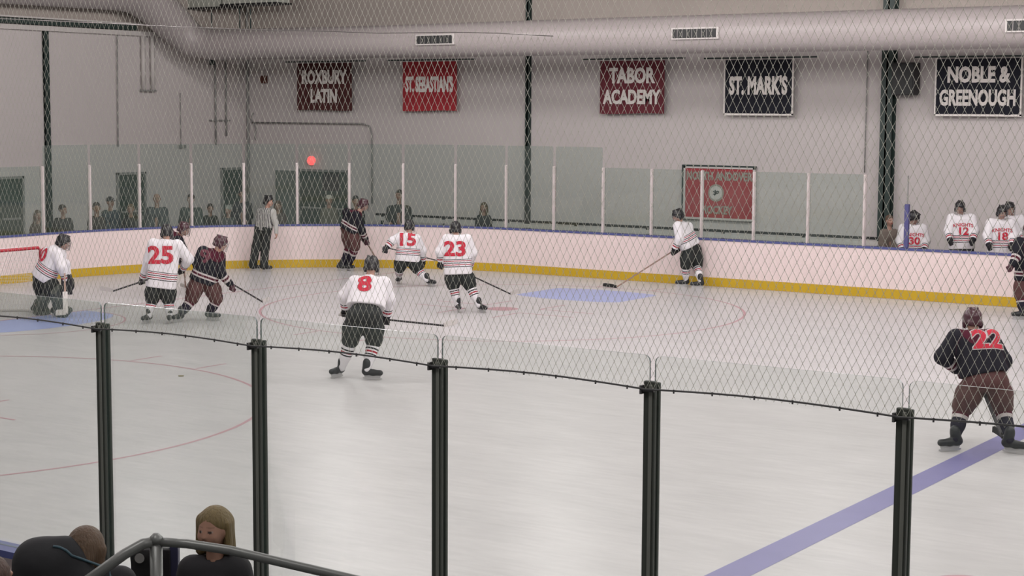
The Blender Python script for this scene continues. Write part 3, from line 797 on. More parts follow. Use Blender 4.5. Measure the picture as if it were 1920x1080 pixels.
SKIN=(.42,.24,.18)
def player(q):
    J={k:(A3(v) if not k.startswith('ang') and k!='stick' else v) for k,v in q['J'].items()}; kind=q['kind']; wt=kind in('white','goalie'); ref=kind=='referee'
    c=J['head']; f=q['face']; pc=mid(J['ha'],J['hb']); nk=J['neck']; S_,F_,U=frame(f)
    # one continuous body under the kit
    hp,_=head_prims(c,f); pr=list(hp)+[('c',c-U*.06-F_*.02,nk-(0,0,.03),.055,.06),('c',nk-(0,0,.10),pc,.08,.07)]
    for s in 'ab':
        sh,el,wr,hi,kn,an=[J[k+s] for k in('s','e','w','h','k','an')]
        pr+=[('c',nk-(0,0,.06),sh,.06,.055),('c',sh,el,.05,.042),('c',el,wr,.042,.03),('c',hi,kn,.07,.055),('c',kn,an,.055,.04)]
        fd=nrm(wr-el)
        if ref: pr+=hand_prims(wr,fd,(0,1,-.3) if s=='a' else (-1,0,-.2),1,.45)
        else: pr+=[('c',wr,wr+fd*.05,.028,.024)]
    body=sdf_obj('person',pr,.014 if not ref else .011,M['skin'],None,.03,col=lambda V:head_col(V,c,f,1,SKIN),loc=q['base'],rz=YAW,label=q['label'],cat='person')
    # jersey
    up_=nrm(nk-pc); hem=q.get('hem',-.02); d0=A3(J['ha'])+up_*hem; d1=A3(J['hb'])+up_*hem; bul=.145 if not ref else .115
    jp=[('c',d0,mid(J['sa'],nk,.35)-up_*.10,bul+.01,.125,.06),('c',d1,mid(J['sb'],nk,.35)-up_*.10,bul+.01,.125,.06),('c',pc+up_*hem,nk-up_*.10,bul,.125,.06),
        ('c',J['sa'],J['sb'],.088,.088,.05),('c',nk-up_*.03,nk-up_*.08,.075,.10)]
    if kind=='goalie': jp.append(('c',pc,nk-up_*.12,.19,.19,.08))
    sl=1 if not ref else .72
    for s in 'ab': jp+=[('c',J['s'+s],J['e'+s],.105*sl,.088*sl),('c',J['e'+s],J['w'+s],.088*sl,.066*sl)]
    
    subs=[('c',nk+up_*.10,nk+up_*.0,.072,.062)]
    dn=-up_; cut=pc+up_*(hem-.03-.5); S2=nrm(A3(J['hb'])-A3(J['ha'])); F2=np.cross(S2,up_); subs.append(('b',cut,[S2,nrm(F2),up_],(.7,.7,.494)))
    def band(V):
        ds=[];ts=[]
        for s in 'ab':
            for a,b,r in((J['s'+s],J['e'+s],.1),(J['e'+s],J['w'+s],.08)):
                ds.append(pd(('c',a,b,r,r),V))
        arm=np.min(ds,0); tor=np.min([pd(pp,V) for pp in jp[:4]],0)
        fa=np.min([np.linalg.norm(V-J['wa'],axis=1),np.linalg.norm(V-J['wb'],axis=1)],0)
        hh=np.clip((V-(pc+up_*(hem-.03)))@up_,0,.45)
        if ref: return np.clip(.5+(V-pc)@S2*1.2,0,1)
        if q.get('plain'): hh=np.maximum(hh,.32)
        res=np.where(arm<tor-.005,np.clip(fa,0,.45),1-hh)
        return res if wt else np.where(np.linalg.norm(V-(nk-up_*.02),axis=1)<.20,.5,res)
    jm=M['jersey_w'] if wt else M['ref_shirt'] if ref else M['jersey_k']
    jer=sdf_obj('jersey' if not ref else 'striped_shirt',jp,.012,jm,body,.035,subs,band=band)
    # numbers
    if q.get('num'):
        if q.get('front'):
            n=(A3(J['sa'])+A3(J['sb']))/2; pos=n-(0,0,.27)
            if q.get('text'): project_text(jer,q['text'],n-(0,0,.135),(0,-1,.1),.07,M['num_red'],'team_name',1.0,arc=.55,bold=.03)
        else: pos=A3(q['numpos'])
        if q.get('redge') : project_text(jer,q['num'],pos,q['back'],q['numh'],M['num_white'],'number_outline',1.15,off=.004,bold=.10)
        project_text(jer,q['num'],pos,q['back'],q['numh'],M['num_red' if q.get('redge') or wt else 'num_dull'],'number',1.15,bold=.05,off=.008)
    # trousers, socks, skates, gloves
    if ref:
        tp=[('c',J['ha'],J['hb'],.12,.12)]
        for s in 'ab': tp+=[('c',J['h'+s],J['k'+s],.115,.10),('c',J['k'+s],J['an'+s],.10,.095)]
        sdf_obj('trousers',tp,.013,M['pants_k'],body,.05)
    else:
        tp=[('c',J['ha'],J['hb'],.12,.12)]
        for s in 'ab':
            kk=mid(J['h'+s],J['k'+s],.92); tp+=[('c',J['h'+s],mid(J['h'+s],J['k'+s],.5),.122,.14),('c',mid(J['h'+s],J['k'+s],.5),kk,.145,.125)]
        if q.get('hem',0)>0: tp+=[('c',mid(J['ha'],J['hb'],.3),mid(J['ha'],nk,.42),.13,.12),('c',mid(J['ha'],J['hb'],.7),mid(J['hb'],nk,.42),.13,.12)]
        sdf_obj('hockey_pants',tp,.013,M['pants_k'] if wt else M['pants_m'],body,.05)
        for s in 'ab':
            k_,a_=J['k'+s],J['an'+s]; L=np.linalg.norm(a_-k_)
            if kind=='goalie':
                x=nrm(a_-k_); ff=nrm(A3((.85,-.5,0))); sd=nrm(np.cross(x,ff)); ff=np.cross(sd,x); top=k_-x*.18; bot=a_+x*.04
                o=sdf_obj('goalie_leg_pad',[('b',mid(top,bot)+ff*.07,[sd,ff,x],(.125,.05,np.linalg.norm(bot-top)/2)),('c',k_+ff*.04,mid(k_,a_)+ff*.03,.10,.09),('b',bot+ff*.14-x*.03,[sd,ff,x],(.12,.09,.04))],.013,M['pad'],body,.03)
            else:
                sdf_obj('sock',[('c',k_-nrm(a_-k_)*.06,mid(k_,a_,.25),.088,.086),('c',mid(k_,a_,.25),mid(k_,a_,.55),.086,.078),('c',mid(k_,a_,.55),a_,.078,.052)],.012,M['sock_w'] if wt else M['sock_k'],body,.03,
                    band=lambda V,k_=k_,a_=a_,L=L:np.clip(((V-k_)@(a_-k_))/L/L*.8+.1,0,1))
    for s in 'ab': skate(J['foot'+s],J['an'+s],J['ang'+s],body,M['skate'])
    if not ref:
        sv=(A3(J['stick'][1])-A3(J['stick'][0])) if 'stick' in J else A3((.5,0,-1))
        for s in 'ab':
            gp,g=glove_prims(J['w'+s],A3(J['w'+s])-A3(J['e'+s]),sv)
            if kind=='goalie' and s=='a': gp+=[('e',g,[(1,0,0),(0,1,0),(0,0,1)],(.10,.08,.15))]
            if kind=='goalie' and s=='b': gp+=[('b',g+(0,-.05,0),[(1,0,0),(0,1,0),(0,0,1)],(.09,.02,.17))]
            sdf_obj('catching_glove' if kind=='goalie' and s=='a' else 'blocker_glove' if kind=='goalie' else 'hockey_glove',gp,.0095,M['glove_k'] if wt else M['glove_m'],body,.012)
    helmet(c,f,M['helmet_k'] if wt or ref else M['helmet_m'],body,cage=not ref)
    if 'stick' in J:
        nm={'white':'white','goalie':'goaltender','dark':'dark'}[kind]
        stick(q['base'],J['stick'],q['slabel'],M[q.get('sm','shaft_k')],M[q.get('bm','tape_w')],kind=='goalie')
SL={'25':('thin black hockey stick with pale blade held left by white player 25','shaft_k','tape_w'),'9':('black hockey stick stretched right by the crouched maroon-trousered player','shaft_k','tape_w'),
 '15':('hockey stick held across by white player 15','shaft_k','tape_k'),'23':('black hockey stick with pale blade reaching right from white player 23','shaft_k','tape_w'),
 '8':('long grey hockey stick with pale blade held out by white player 8','shaft_k','tape_w'),'22':('black hockey stick held between the legs of dark player 22','shaft_k','tape_k'),'30':('pale wide-paddled goaltender stick resting on the blue crease','shaft_t','tape_w')}
for q in PLAYERS:
    n=q.get('num')
    if n in SL: q['slabel'],q['sm'],q['bm']=SL[n]
    elif 'leaning over' in q['label']: q['slabel'],q['sm'],q['bm']='pale hockey stick pointing down to the right of white player 25','shaft_t','tape_w'
    elif 'reaching a stick' in q['label']: q['slabel'],q['sm'],q['bm']='tan hockey stick with black blade reaching left along the far boards','shaft_t','tape_k'
    elif 'in maroon helmet' in q['label']: q['slabel'],q['sm'],q['bm']='tan hockey stick of the dark skater in front of the far boards','shaft_t','tape_k'
# ------------------------------------------------------------ the building
def quad(name,pts,m,**k): return meshobj(name,pts,[(0,1,2,3)],m,**k)
def rbox(cx,cy,r,a0,a1,n):  return [((cx+r*math.cos(a),cy+r*math.sin(a)),(math.cos(a),math.sin(a))) for a in np.linspace(a0,a1,n)]
R0=7.6; VF,VN,UE,UR=19.53,-6.2,-11.05,34
PATH=[((UR,VF),(0,1))]+[((x,VF),(0,1)) for x in np.linspace(UR-2,-3.45,14)][:-1]+rbox(-3.45,VF-R0,R0,math.pi/2,math.pi,26)+rbox(-3.45,VN+R0,R0,math.pi,1.5*math.pi,26)+[((x,VN),(0,-1)) for x in np.linspace(-3.45,UR,14)][1:]
# ice sheet with its paint
mb=MB(); ring=[(p_[0],p_[1],0) for p_,_ in PATH]; mb.add(ring,[tuple(range(len(ring)))])
def annulus(cx,cy,r0,r1,m,a0=0,a1=2*math.pi,n=96,z=.0015):
    v=[];A=np.linspace(a0,a1,n+1)
    for a in A: v+=[(cx+r0*math.cos(a),cy+r0*math.sin(a),z),(cx+r1*math.cos(a),cy+r1*math.sin(a),z)]
    mb.add(v,[(2*i,2*i+1,2*i+3,2*i+2) for i in range(n)],m)
def rect(x0,y0,x1,y1,m,z=.0015): mb.add([(x0,y0,z),(x1,y0,z),(x1,y1,z),(x0,y1,z)],[(0,1,2,3)],m)
def disc(cx,cy,r,m,z=.0018): mb.add([(cx+r*math.cos(a),cy+r*math.sin(a),z) for a in np.linspace(0,2*math.pi,40)[:-1]],[tuple(range(39))],m)
for cy in (0,13.43):
    annulus(0,cy,4.545,4.595,1); disc(0,cy,.30,1)
    for sx in (-1,1):
        for sy in (-1,1):
            x0=sx*.62; y0=cy+sy*.35; rect(min(x0,x0+sx*1.2),y0-.025,max(x0,x0+sx*1.2),y0+.025,1); rect(x0-.025,min(y0,y0+sy*.9),x0+.025,max(y0,y0+sy*.9),1)
            yy=cy+sy*4.58; rect(sx*.67-.025,min(yy,yy+sy*.62),sx*.67+.025,max(yy,yy+sy*.62),1)
disc(13.72,-.05,.30,1); disc(13.72,13.43,.30,1)
rect(11.88,VN+.02,12.19,VF-.02,2); rect(-6.15,-5.0,-6.09,18.3,1)
mb.add([(-6.09,6.715-1.83,.0012),(-6.09,6.715+1.83,.0012)]+[(-6.09+.35+1.15*math.cos(a)**.8,6.715+1.83*math.sin(a),.0012) for a in np.linspace(math.pi/2*.98,0,14)]+[(-6.09+.35+1.15*math.cos(a)**.8,6.715-1.83*math.sin(a),.0012) for a in np.linspace(0,math.pi/2*.98,14)][1:],[tuple(range(29))],3)
annulus(-5.74,6.715,1.80,1.84,1,-math.pi/2,math.pi/2,40,.0016)
mb.add([(x,y,.0012) for x,y in [(-1.22,15.75),(-1.22,17.2)]+[(1.22*math.sin(a),17.2+.32*math.cos(a)) for a in np.linspace(-1.45,1.45,15)]+[(1.22,17.2),(1.22,15.75)]+[(1.22*math.sin(a),15.75-.32*math.cos(a)) for a in np.linspace(1.45,-1.45,15)]],[tuple(range(34))],3)
mb.build('floor',[M['ice'],M['red_line'],M['blue_line'],M['crease']],kind='structure',label='white ice surface with red circles, blue line and light blue creases')
# ground and walls
meshobj('floor_walkway',[(-16,-22,-.03),(40,-22,-.03),(40,23.5,-.03),(-16,23.5,-.03)],[(0,1,2,3)],M['concrete'],kind='structure')
b=MB(); b.box((-16.3,-22,-.03),(-16,23.8,5.7)); b.build('wall_left',M['wall'],kind='structure')
b=MB(); b.box((-16.3,-22,5.7),(-16,23.8,8.2)); b.build('wall_left_upper',M['wall2'],kind='structure')
b=MB(); b.box((-16,23.5,-.03),(40,23.8,5.95)); b.build('wall_back',M['wall'],kind='structure')
b=MB(); b.box((-16,23.5,5.95),(40,23.8,8.2)); b.build('wall_back_upper',M['wall2'],kind='structure')
b=MB(); b.box((-16.3,-22,8.2),(40,23.8,8.4)); b.build('ceiling',M['ceil'],kind='structure')
b=MB(); b.box((8,-15,-.03),(30,-6.45,.62)); b.build('floor_stand',M['concrete'],kind='structure',label='raised concrete standing platform behind the near boards')
b=MB(); b.box((-15.98,10,5.70),(-15.85,23.4,5.82)); b.build('trim_1',M['offwhite'],kind='structure',label='white ledge under the left eave')
b=MB(); b.box((-15.98,10,5.84),(-15.80,19.2,5.97)); b.build('trim_2',M['steel'],kind='structure',label='dark slotted eave strip at upper left')
for (x0,y0,x1,y1,z1,l) in [(-6.14,23.38,-6.02,23.48,8.2,'thin dark green steel column between the red and maroon banners'),(3.53,23.22,3.80,23.48,8.2,'wide dark green steel column beside the wall speaker'),(-15.98,16.12,-15.90,16.27,5.7,'dark green steel column on the left end wall')]:
    b=MB(); b.box((x0,y0,-.03),(x1,y0+.03,z1)); b.box((x0,y1-.03,-.03),(x1,y1,z1)); b.box(((x0+x1)/2-.02,y0,-.03),((x0+x1)/2+.02,y1,z1)); b.box((x0,y0,-.03),(x1,y1,.02)); b.build('trim_column',M['steel'],kind='structure',label=l)
b=MB(); b.box((-15.98,10,5.99),(-15.78,19.4,6.03)); b.build('trim_3',M['offwhite'],kind='structure',label='thin pale strip above the slotted eave strip')
# doors
def door(n,axis,a0,a1,z1,label,leaves=1,open_part=None):
    b=MB(); b1=MB(); b2=MB()
    def bx(B,p0,p1,d0,d1,z0,zz):
        if axis=='x': B.box((p0,23.5-d1,z0),(p1,23.5-d0,zz))
        else: B.box((-16+d0,p0,z0),(-16+d1,p1,zz))
    for p0,p1,z0,zz in ((a0-.06,a0,-.02,z1+.06),(a1,a1+.06,-.02,z1+.06),(a0-.06,a1+.06,z1,z1+.06)): bx(b,p0,p1,.0,.07,z0,zz)
    fr=b.build('door_%d'%n,M['conduit'],kind='structure',label=label); w_=(a1-a0)/leaves
    for i in range(leaves): bx(b1,a0+i*w_+.01,a0+(i+1)*w_-.01,.0,.045,-.02,z1-.01)
    b1.build('door_leaf',M['door'],fr)
    for i in range(leaves): bx(b2,a0+i*w_+.08,a0+(i+1)*w_-.08,.05,.09,.98,1.03)
    b2.build('push_bar',M['conduit'],fr)
    if open_part: g=MB(); bx(g,*open_part[:2],.046,.05,*open_part[2:]); g.build('door_window',M['black'],fr)
door(1,'y',13.9,15.35,2.0,'dark doorway at the far left of the end wall',2); door(2,'y',18.58,19.5,2.0,'narrow dark door on the end wall'); door(3,'y',22.54,23.4,2.03,'green-grey door on the end wall near the corner'); door(4,'x',-13.85,-12.1,2.03,'wide dark green double door under the red lamp',2,(-13.0,-12.4,1.5,2.0))
b=MB(); b.box((-14.75,23.43,-.02),(-13.93,23.49,2.03)); b.build('door_5',mat('grey_green_door',(.13,.155,.14),.6),kind='structure',label='grey-green door leaf beside the dark double door')
# ------------------------------------------------------------ dasher boards
ro=empty('dasher_boards',(0,0,0),label='white dasher boards with yellow kick plate and blue cap rail around the ice',cat='rink boards')
b=MB(); b.strip(PATH,[(0,.0),(.10,.0),(.10,1.0),(0,1.0)]); b.build('board_panel',M['board'],ro)
b=MB(); b.strip(PATH,[(-.012,.012),(.0,.012),(.0,.20),(-.012,.20)]); b.build('kick_plate',M['yellow'],ro)
b=MB(); b.strip(PATH,[(-.015,1.002),(.14,1.002),(.14,1.045),(-.015,1.045)]); b.build('cap_rail',M['cap'],ro)
def arcpath(s):
    if s<0: return (-3.45-s,VF),(0,1)
    if s<R0*math.pi/2: a=s/R0; return (-3.45-R0*math.sin(a),VF-R0+R0*math.cos(a)),(-math.sin(a),math.cos(a))
    return (UE,VF-R0-(s-R0*math.pi/2)),(-1,0)
posts=[-8.17+1.24*i for i in range(18)]+[14.5]
posts[7:17]=[.64,1.95,3.24,4.53,5.76,7.01,8.25,9.51,10.76,12.02]; posts[17]=13.26; posts[6]=-.66
proto=None
for i,s in enumerate(posts[:]):
    (x,y),n=arcpath(s); rz=math.atan2(n[1],n[0])-math.pi/2
    if proto is None:
        b=MB(); b.box((-.032,.02,1.046),(.032,.075,2.5)); b.box((-.022,-.005,1.046),(.022,.02,2.49)); proto=b.build('glass_post',M['post_w'],bevel=.004); o=proto
    else: o=link(proto.copy())
    o.location=(x,y,0); o.rotation_euler=(0,0,rz)
    tag(o,'pale upright glass post on the far and end boards, %s from the right'%['first','second','third','fourth','fifth','sixth','seventh','eighth','ninth','tenth','eleventh','twelfth','thirteenth','fourteenth','fifteenth','sixteenth','seventeenth','eighteenth','nineteenth'][i],'glass post','pale glass posts on the far boards')
ORD='first second third fourth fifth sixth seventh eighth ninth tenth eleventh twelfth thirteenth fourteenth fifteenth sixteenth seventeenth eighteenth nineteenth'.split()
sp=posts+[15.74]
def glass_panel(p0,n0,p1,n1,z0,z1,label,group,gm,off,gap=.02,edge=.004,nm='rink_glass'):
    a=Vector((p0[0]+n0[0]*off,p0[1]+n0[1]*off,0)); c=Vector((p1[0]+n1[0]*off,p1[1]+n1[1]*off,0)); d=(c-a).normalized(); a+=d*gap; c-=d*gap; L=(c-a).length
    M4=Matrix.Translation(a)@Matrix.Rotation(math.atan2(d.y,d.x),4,'Z'); b=MB(); r=.03; pts=[(0,z0),(L,z0)]+[(L-r+r*math.cos(t),z1-r+r*math.sin(t)) for t in (0,.52,1.05,1.57)]+[(r-r*math.sin(t),z1-r+r*math.cos(t)) for t in (0,.52,1.05,1.57)]
    k=len(pts); v=[M4@Vector((x,y,z)) for y in (-.006,.006) for x,z in pts]
    b.add(v,[tuple(range(k)),tuple(range(2*k-1,k-1,-1))],0); b.add(v,[(i,i+k,(i+1)%k+k,(i+1)%k) for i in range(k)],1)
    return b.build(nm,[gm,M['edge'] if edge else gm],label=label,cat='rink glass',group=group)
for i in range(len(sp)-1):
    (p0,n0),(p1,n1)=arcpath(sp[i]),arcpath(sp[i+1]); tall=sp[i]>-2.1
    glass_panel(p0,n0,p1,n1,1.046,2.95 if tall and sp[i]<12 else 2.5,'clear %s glass pane on the far boards, %s from the right'%('tall' if tall else 'low',ORD[i]),'far glass panes',M['glass'],.045,.036,edge=0)
# ------------------------------------------------------------ near glass, posts, netting
NU=[9.43+1.22*i for i in range(8)]
p0=None
pl_=['','leftmost grey glass post in view on the near boards','second grey glass post from the left, behind the fair-haired child','grey glass post below the near white player 8','grey glass post right of centre on the near boards','rightmost grey glass post, by the blue line','grey glass post beyond the right edge','far right grey glass post out of view']
for i,u in enumerate(NU):
    if i in (0,7): continue
    if p0 is None:
        r_=empty('near_glass_post',(u,VN-.045,0)); p0=r_
        b=MB(); b.box((-.030,-.034,1.046),(.030,-.008,2.51)); b.box((-.030,.008,1.046),(.030,.03,2.50)); b.build('channel',M['post_d'],r_,bevel=.006)
        b=MB(); b.box((.002,-.042,1.06),(.020,-.034,2.495)); b.build('highlight_strip',M['post_l'],r_,bevel=.003)  # paler colour on this strip paints in the highlight down the post
        b=MB(); b.tube([(-.036,-.05,2.47),(.036,-.05,2.47)],.008,8); b.box((-.036,-.06,2.45),(-.026,-.03,2.49)); b.build('cable_clamp',M['cable_dark'],r_)
    else:
        r_=link(p0.copy()); r_.location=(u,VN-.045,0)
        for ch in p0.children: c_=link(ch.copy(),r_)
    tag(r_,pl_[i],'glass post','grey posts of the near glass')
nl=['leftmost near glass panel, over the crease','near glass panel below white player 25 and the maroon-trousered player','near glass panel crossing the legs of white player 8','near glass panel in the middle right','near glass panel just left of the rightmost grey post','near glass panel crossing the legs of dark player 22','near glass panel past the right edge']
for i in range(6): glass_panel((NU[i],VN),(0,-1),(NU[i+1],VN),(0,-1),1.046,2.625,nl[i],'near glass panels',M['glass_near'],.045,.014,edge=1)
# netting: one woven net of crossing cords
DU,DZ=.0378,.073; YN=VN-.105; mb=MB(); u0,u1,z0,z1=8.6,17.4,2.48,4.75; sl=DZ/DU; r=.0009
def cord(a,c):
    a=Vector(a);c=Vector(c);d=(c-a).normalized();n=Vector((d.z,0,-d.x))*r;y=Vector((0,r*.6,0)); mb.add([a-n,a-y,a+n,c-n,c-y,c+n],[(0,1,4,3),(1,2,5,4),(2,0,3,5)])
for s in (1,-1):
    k0=int((z1-z0)/sl/DU)+2
    for k in range(-k0,int((u1-u0)/DU)+k0):
        a=u0+k*DU   # x at z0
        xa,za,xb,zb=a,z0,a+s*(z1-z0)/sl,z1
        if s>0:
            if xa<u0: za+= (u0-xa)*sl; xa=u0
            if xb>u1: zb-=(xb-u1)*sl; xb=u1
        else:
            if xa>u1: za+=(xa-u1)*sl; xa=u1
            if xb<u0: zb-=(u0-xb)*sl; xb=u0
        if zb-za>.02 and za>=z0-1e-6: cord((xa,YN+(.0012 if s>0 else 0),za),(xb,YN+(.0012 if s>0 else 0),zb))
kv=np.array([(.0021,0,0),(0,.0016,0),(-.0021,0,0),(0,-.0016,0),(0,0,.006),(0,0,-.006)]); kf=[(0,1,4),(1,2,4),(2,3,4),(3,0,4),(1,0,5),(2,1,5),(3,2,5),(0,3,5)]
for j in range(1,int((z1-z0)/DZ*2)):
    for i in range(int((u1-u0)/DU)):
        x=u0+(i+(.5 if j%2 else 0))*DU; zz=z0+j*DZ/2
        if 9.2<x<16.6: mb.add(kv+(x,YN,zz),kf)
net=empty('safety_net',(13,YN,2.48),label='fine diamond-mesh safety netting hung above the near glass',cat='netting')
o=mb.build('mesh_cords',M['net_cord'],net); o.location=(-13,-YN,-2.48)
b=MB(); pts=[]
for i in range(len(NU)-1):
    for t in np.linspace(0,1,9)[:-1]: pts.append((NU[i]+1.22*t-13,0,2.475-2.48+(.018*math.sin(math.pi*t))))
b.tube(pts,.0045,6); b.build('bottom_cable',M['cable_dark'],net)
for i in range(len(NU)-2):
    for t in (.12,.28,.45,.6,.78,.92): b=MB(); b.tube([(NU[i]+1.22*t-13,-.006,2.475-2.48+.018*math.sin(math.pi*t)-.011),(NU[i]+1.22*t-13,-.006,2.475-2.48+.018*math.sin(math.pi*t)+.007)],.0045,6); b.build('net_tie',M['cable_dark'],net)
b=MB(); b.tube([(9.4,YN-.02,4.30),(9.83,YN-.02,4.275),(10.92,YN-.02,4.215),(11.33,YN-.02,4.19),(11.96,YN-.02,4.16),(12.47,YN-.02,4.14),(12.77,YN-.02,4.125),(13.24,YN-.02,4.12),(13.49,YN-.02,4.11),(13.8,YN-.02,4.09)],.0022,6)
b.build('support_cable',M['cable'],smooth=True,label='thin taut steel cable across the top in front of the white duct',cat='cable')
# ------------------------------------------------------------ duct work and ceiling gear
du=empty('air_duct',(0,20.5,5.45),label='large white round air duct along the far wall bending up at the left corner',cat='air duct')
b=MB(); b.tube([(30,0,.0),(8,0,0),(-2,0,0),(-9,0,.0),(-14.2,0,.02),(-14.9,-.12,.12),(-15.1,-.6,.55),(-15.15,-1.4,1.1),(-15.2,-1.95,1.38),(-15.2,-2.6,1.45),(-15.2,-8,1.42),(-15.2,-30,1.42)],[.42,.42,.42,.40,.41,.45,.50,.55,.60,.62,.63,.63],36); b.build('duct_shell',M['duct'],du,smooth=True)
for xx in (-6.55,.5,7.9):
    b=MB(); b.box((xx-.58,-.46,-.13),(xx+.58,-.36,.13)); g=b.build('vent_grille',M['offwhite'],du,bevel=.01)
    b=MB()
    for k in range(9): b.box((xx-.53+k*.119,-.475,-.095),(xx-.53+k*.119+.10,-.458,.095))
    b.build('louvers',M['dark'],g)
hg=empty('hanging_heater',(-14.7,21.6,6.55),label='pale hanging panel with dark slotted edge at the top left',cat='ceiling fixture')
b=MB(); b.box((-1.9,-.3,.0),(-.1,.3,.35)); b.box((.0,-.3,.06),(1.9,.3,.4)); b.build('panel',mat('panel_grey_green',(.40,.42,.37),.6),hg)
b=MB(); b.box((-1.95,-.33,-.05),(.2,.33,.0)); b.box((-.1,-.33,.01),(1.95,.33,.06)); b.build('edge_strip',M['black'],hg)
for x in (-.7,.35,.75): b=MB(); b.tube([(x,0,-.05),(x,0,-.75)],.02,6); b.build('hanger_rod',M['steel'],hg)
# conduits
def pipe(name,pts,r,m,label,cat='pipe',group=None): b=MB(); b.tube(pts,r,8); return b.build(name,M[m],smooth=True,label=label,cat=cat,group=group)
pipe('wall_conduit',[(-15.93,18.6,5.70),(-15.93,18.56,2.75)],.015,'conduit','thin dark conduit down the end wall above the narrow door','conduit')
tp_=empty('twin_drain_pipe',(-15.9,19.66,4.2),label='pair of short white pipes joined at the foot, by the duct bend',cat='pipe')
for dy in (-.17,.17): b=MB(); b.tube([(0,dy,1.5),(0,dy,.05)],.06,10); b.build('pipe',M['offwhite'],tp_,smooth=True)
b=MB(); b.box((-.07,-.26,.02),(.06,.26,.07)); b.build('end_bracket',M['conduit'],tp_)
tp_=empty('twin_wall_pipe',(-15.92,22.45,2.75),label='two slim grey pipes clamped side by side left of the wall corner',cat='pipe')
for dy,z_ in ((-.2,0),(.23,.25)): b=MB(); b.tube([(0,dy,2.7),(0,dy,z_)],.025,8); b.build('pipe',M['conduit'],tp_,smooth=True)
b=MB(); b.box((-.06,-.4,.67),(.0,.4,.71)); b.build('clamp_bar',M['conduit'],tp_)
b=MB(); b.box((-15.98,22.1,5.0),(-15.9,22.2,5.25)); b.build('junction_box',M['steel'],label='small dark box high on the end wall by the slim pipes',cat='electrical box')
pipe('corner_pipe',[(-15.8,23.44,8.2),(-15.8,23.44,-.03)],.04,'conduit','grey pipe running down the wall corner')
b=MB(); b.tube([(-15.6,23.4,3.38),(-11.5,23.4,3.38),(-11.27,23.4,3.32),(-11.19,23.4,3.1),(-11.19,23.4,1.2)],.022,8); b.build('wall_conduit',M['conduit'],smooth=True,label='thin conduit running across the far wall and turning down left of white player 15',cat='conduit')
pipe('wall_conduit',[(3.1,23.45,5.5),(3.1,23.45,2.4)],.014,'conduit','thin dark line of conduit left of the wide column','conduit')
pipe('wall_cable',[(-15.6,23.46,3.65),(-15.72,23.46,3.5),(-15.6,23.46,3.38),(-15.5,23.46,3.2),(-15.55,23.46,2.95),(-15.5,23.46,2.88)],.02,'conduit','looped cord hanging in the wall corner','cord')
b=MB(); b.box((-15.25,23.38,4.50),(-15.08,23.5,4.72)); b.build('wall_alarm',mat('dark_red_box',(.10,.03,.02),.5),label='small dark reddish alarm box left of the leftmost banner',cat='alarm',)
pipe('wall_conduit',[(-15.95,20.9,4.2),(-15.95,20.9,2.75)],.01,'conduit','faint thin conduit in the middle of the end wall','conduit')
b=MB(); b.box((-15.98,20.8,2.68),(-15.9,21.05,2.76)); b.build('wall_socket',M['conduit'],label='small grey box at the foot of the faint end wall conduit',cat='electrical box')
sk=empty('wall_speaker',(4.11,23.35,4.5),label='black box speaker beside the top of the wide dark column',cat='speaker')
b=MB(); b.box((-.26,-.32,-.36),(.26,.05,.36)); b.build('cabinet',M['black'],sk,bevel=.015)
b=MB(); b.box((-.23,-.335,-.33),(.23,-.322,.33)); b.build('speaker_grille',M['dark'],sk)
b=MB(); b.box((-.05,.05,-.05),(.05,.15,.05)); b.build('bracket',M['steel'],sk)
el=empty('warning_lamp',(-13.38,23.4,2.33),label='glowing red lamp above the dark double door',cat='lamp')
b=MB(); b.box((-.10,.04,-.12),(.10,.10,.12)); b.build('back_plate',M['offwhite'],el)
b=MB(); b.tube([(0,.05,0),(0,-.02,0),(0,-.06,0),(0,-.09,0)],[.13,.13,.10,.05],16); b.build('lamp_lens',M['lamp_red'],el,smooth=True)
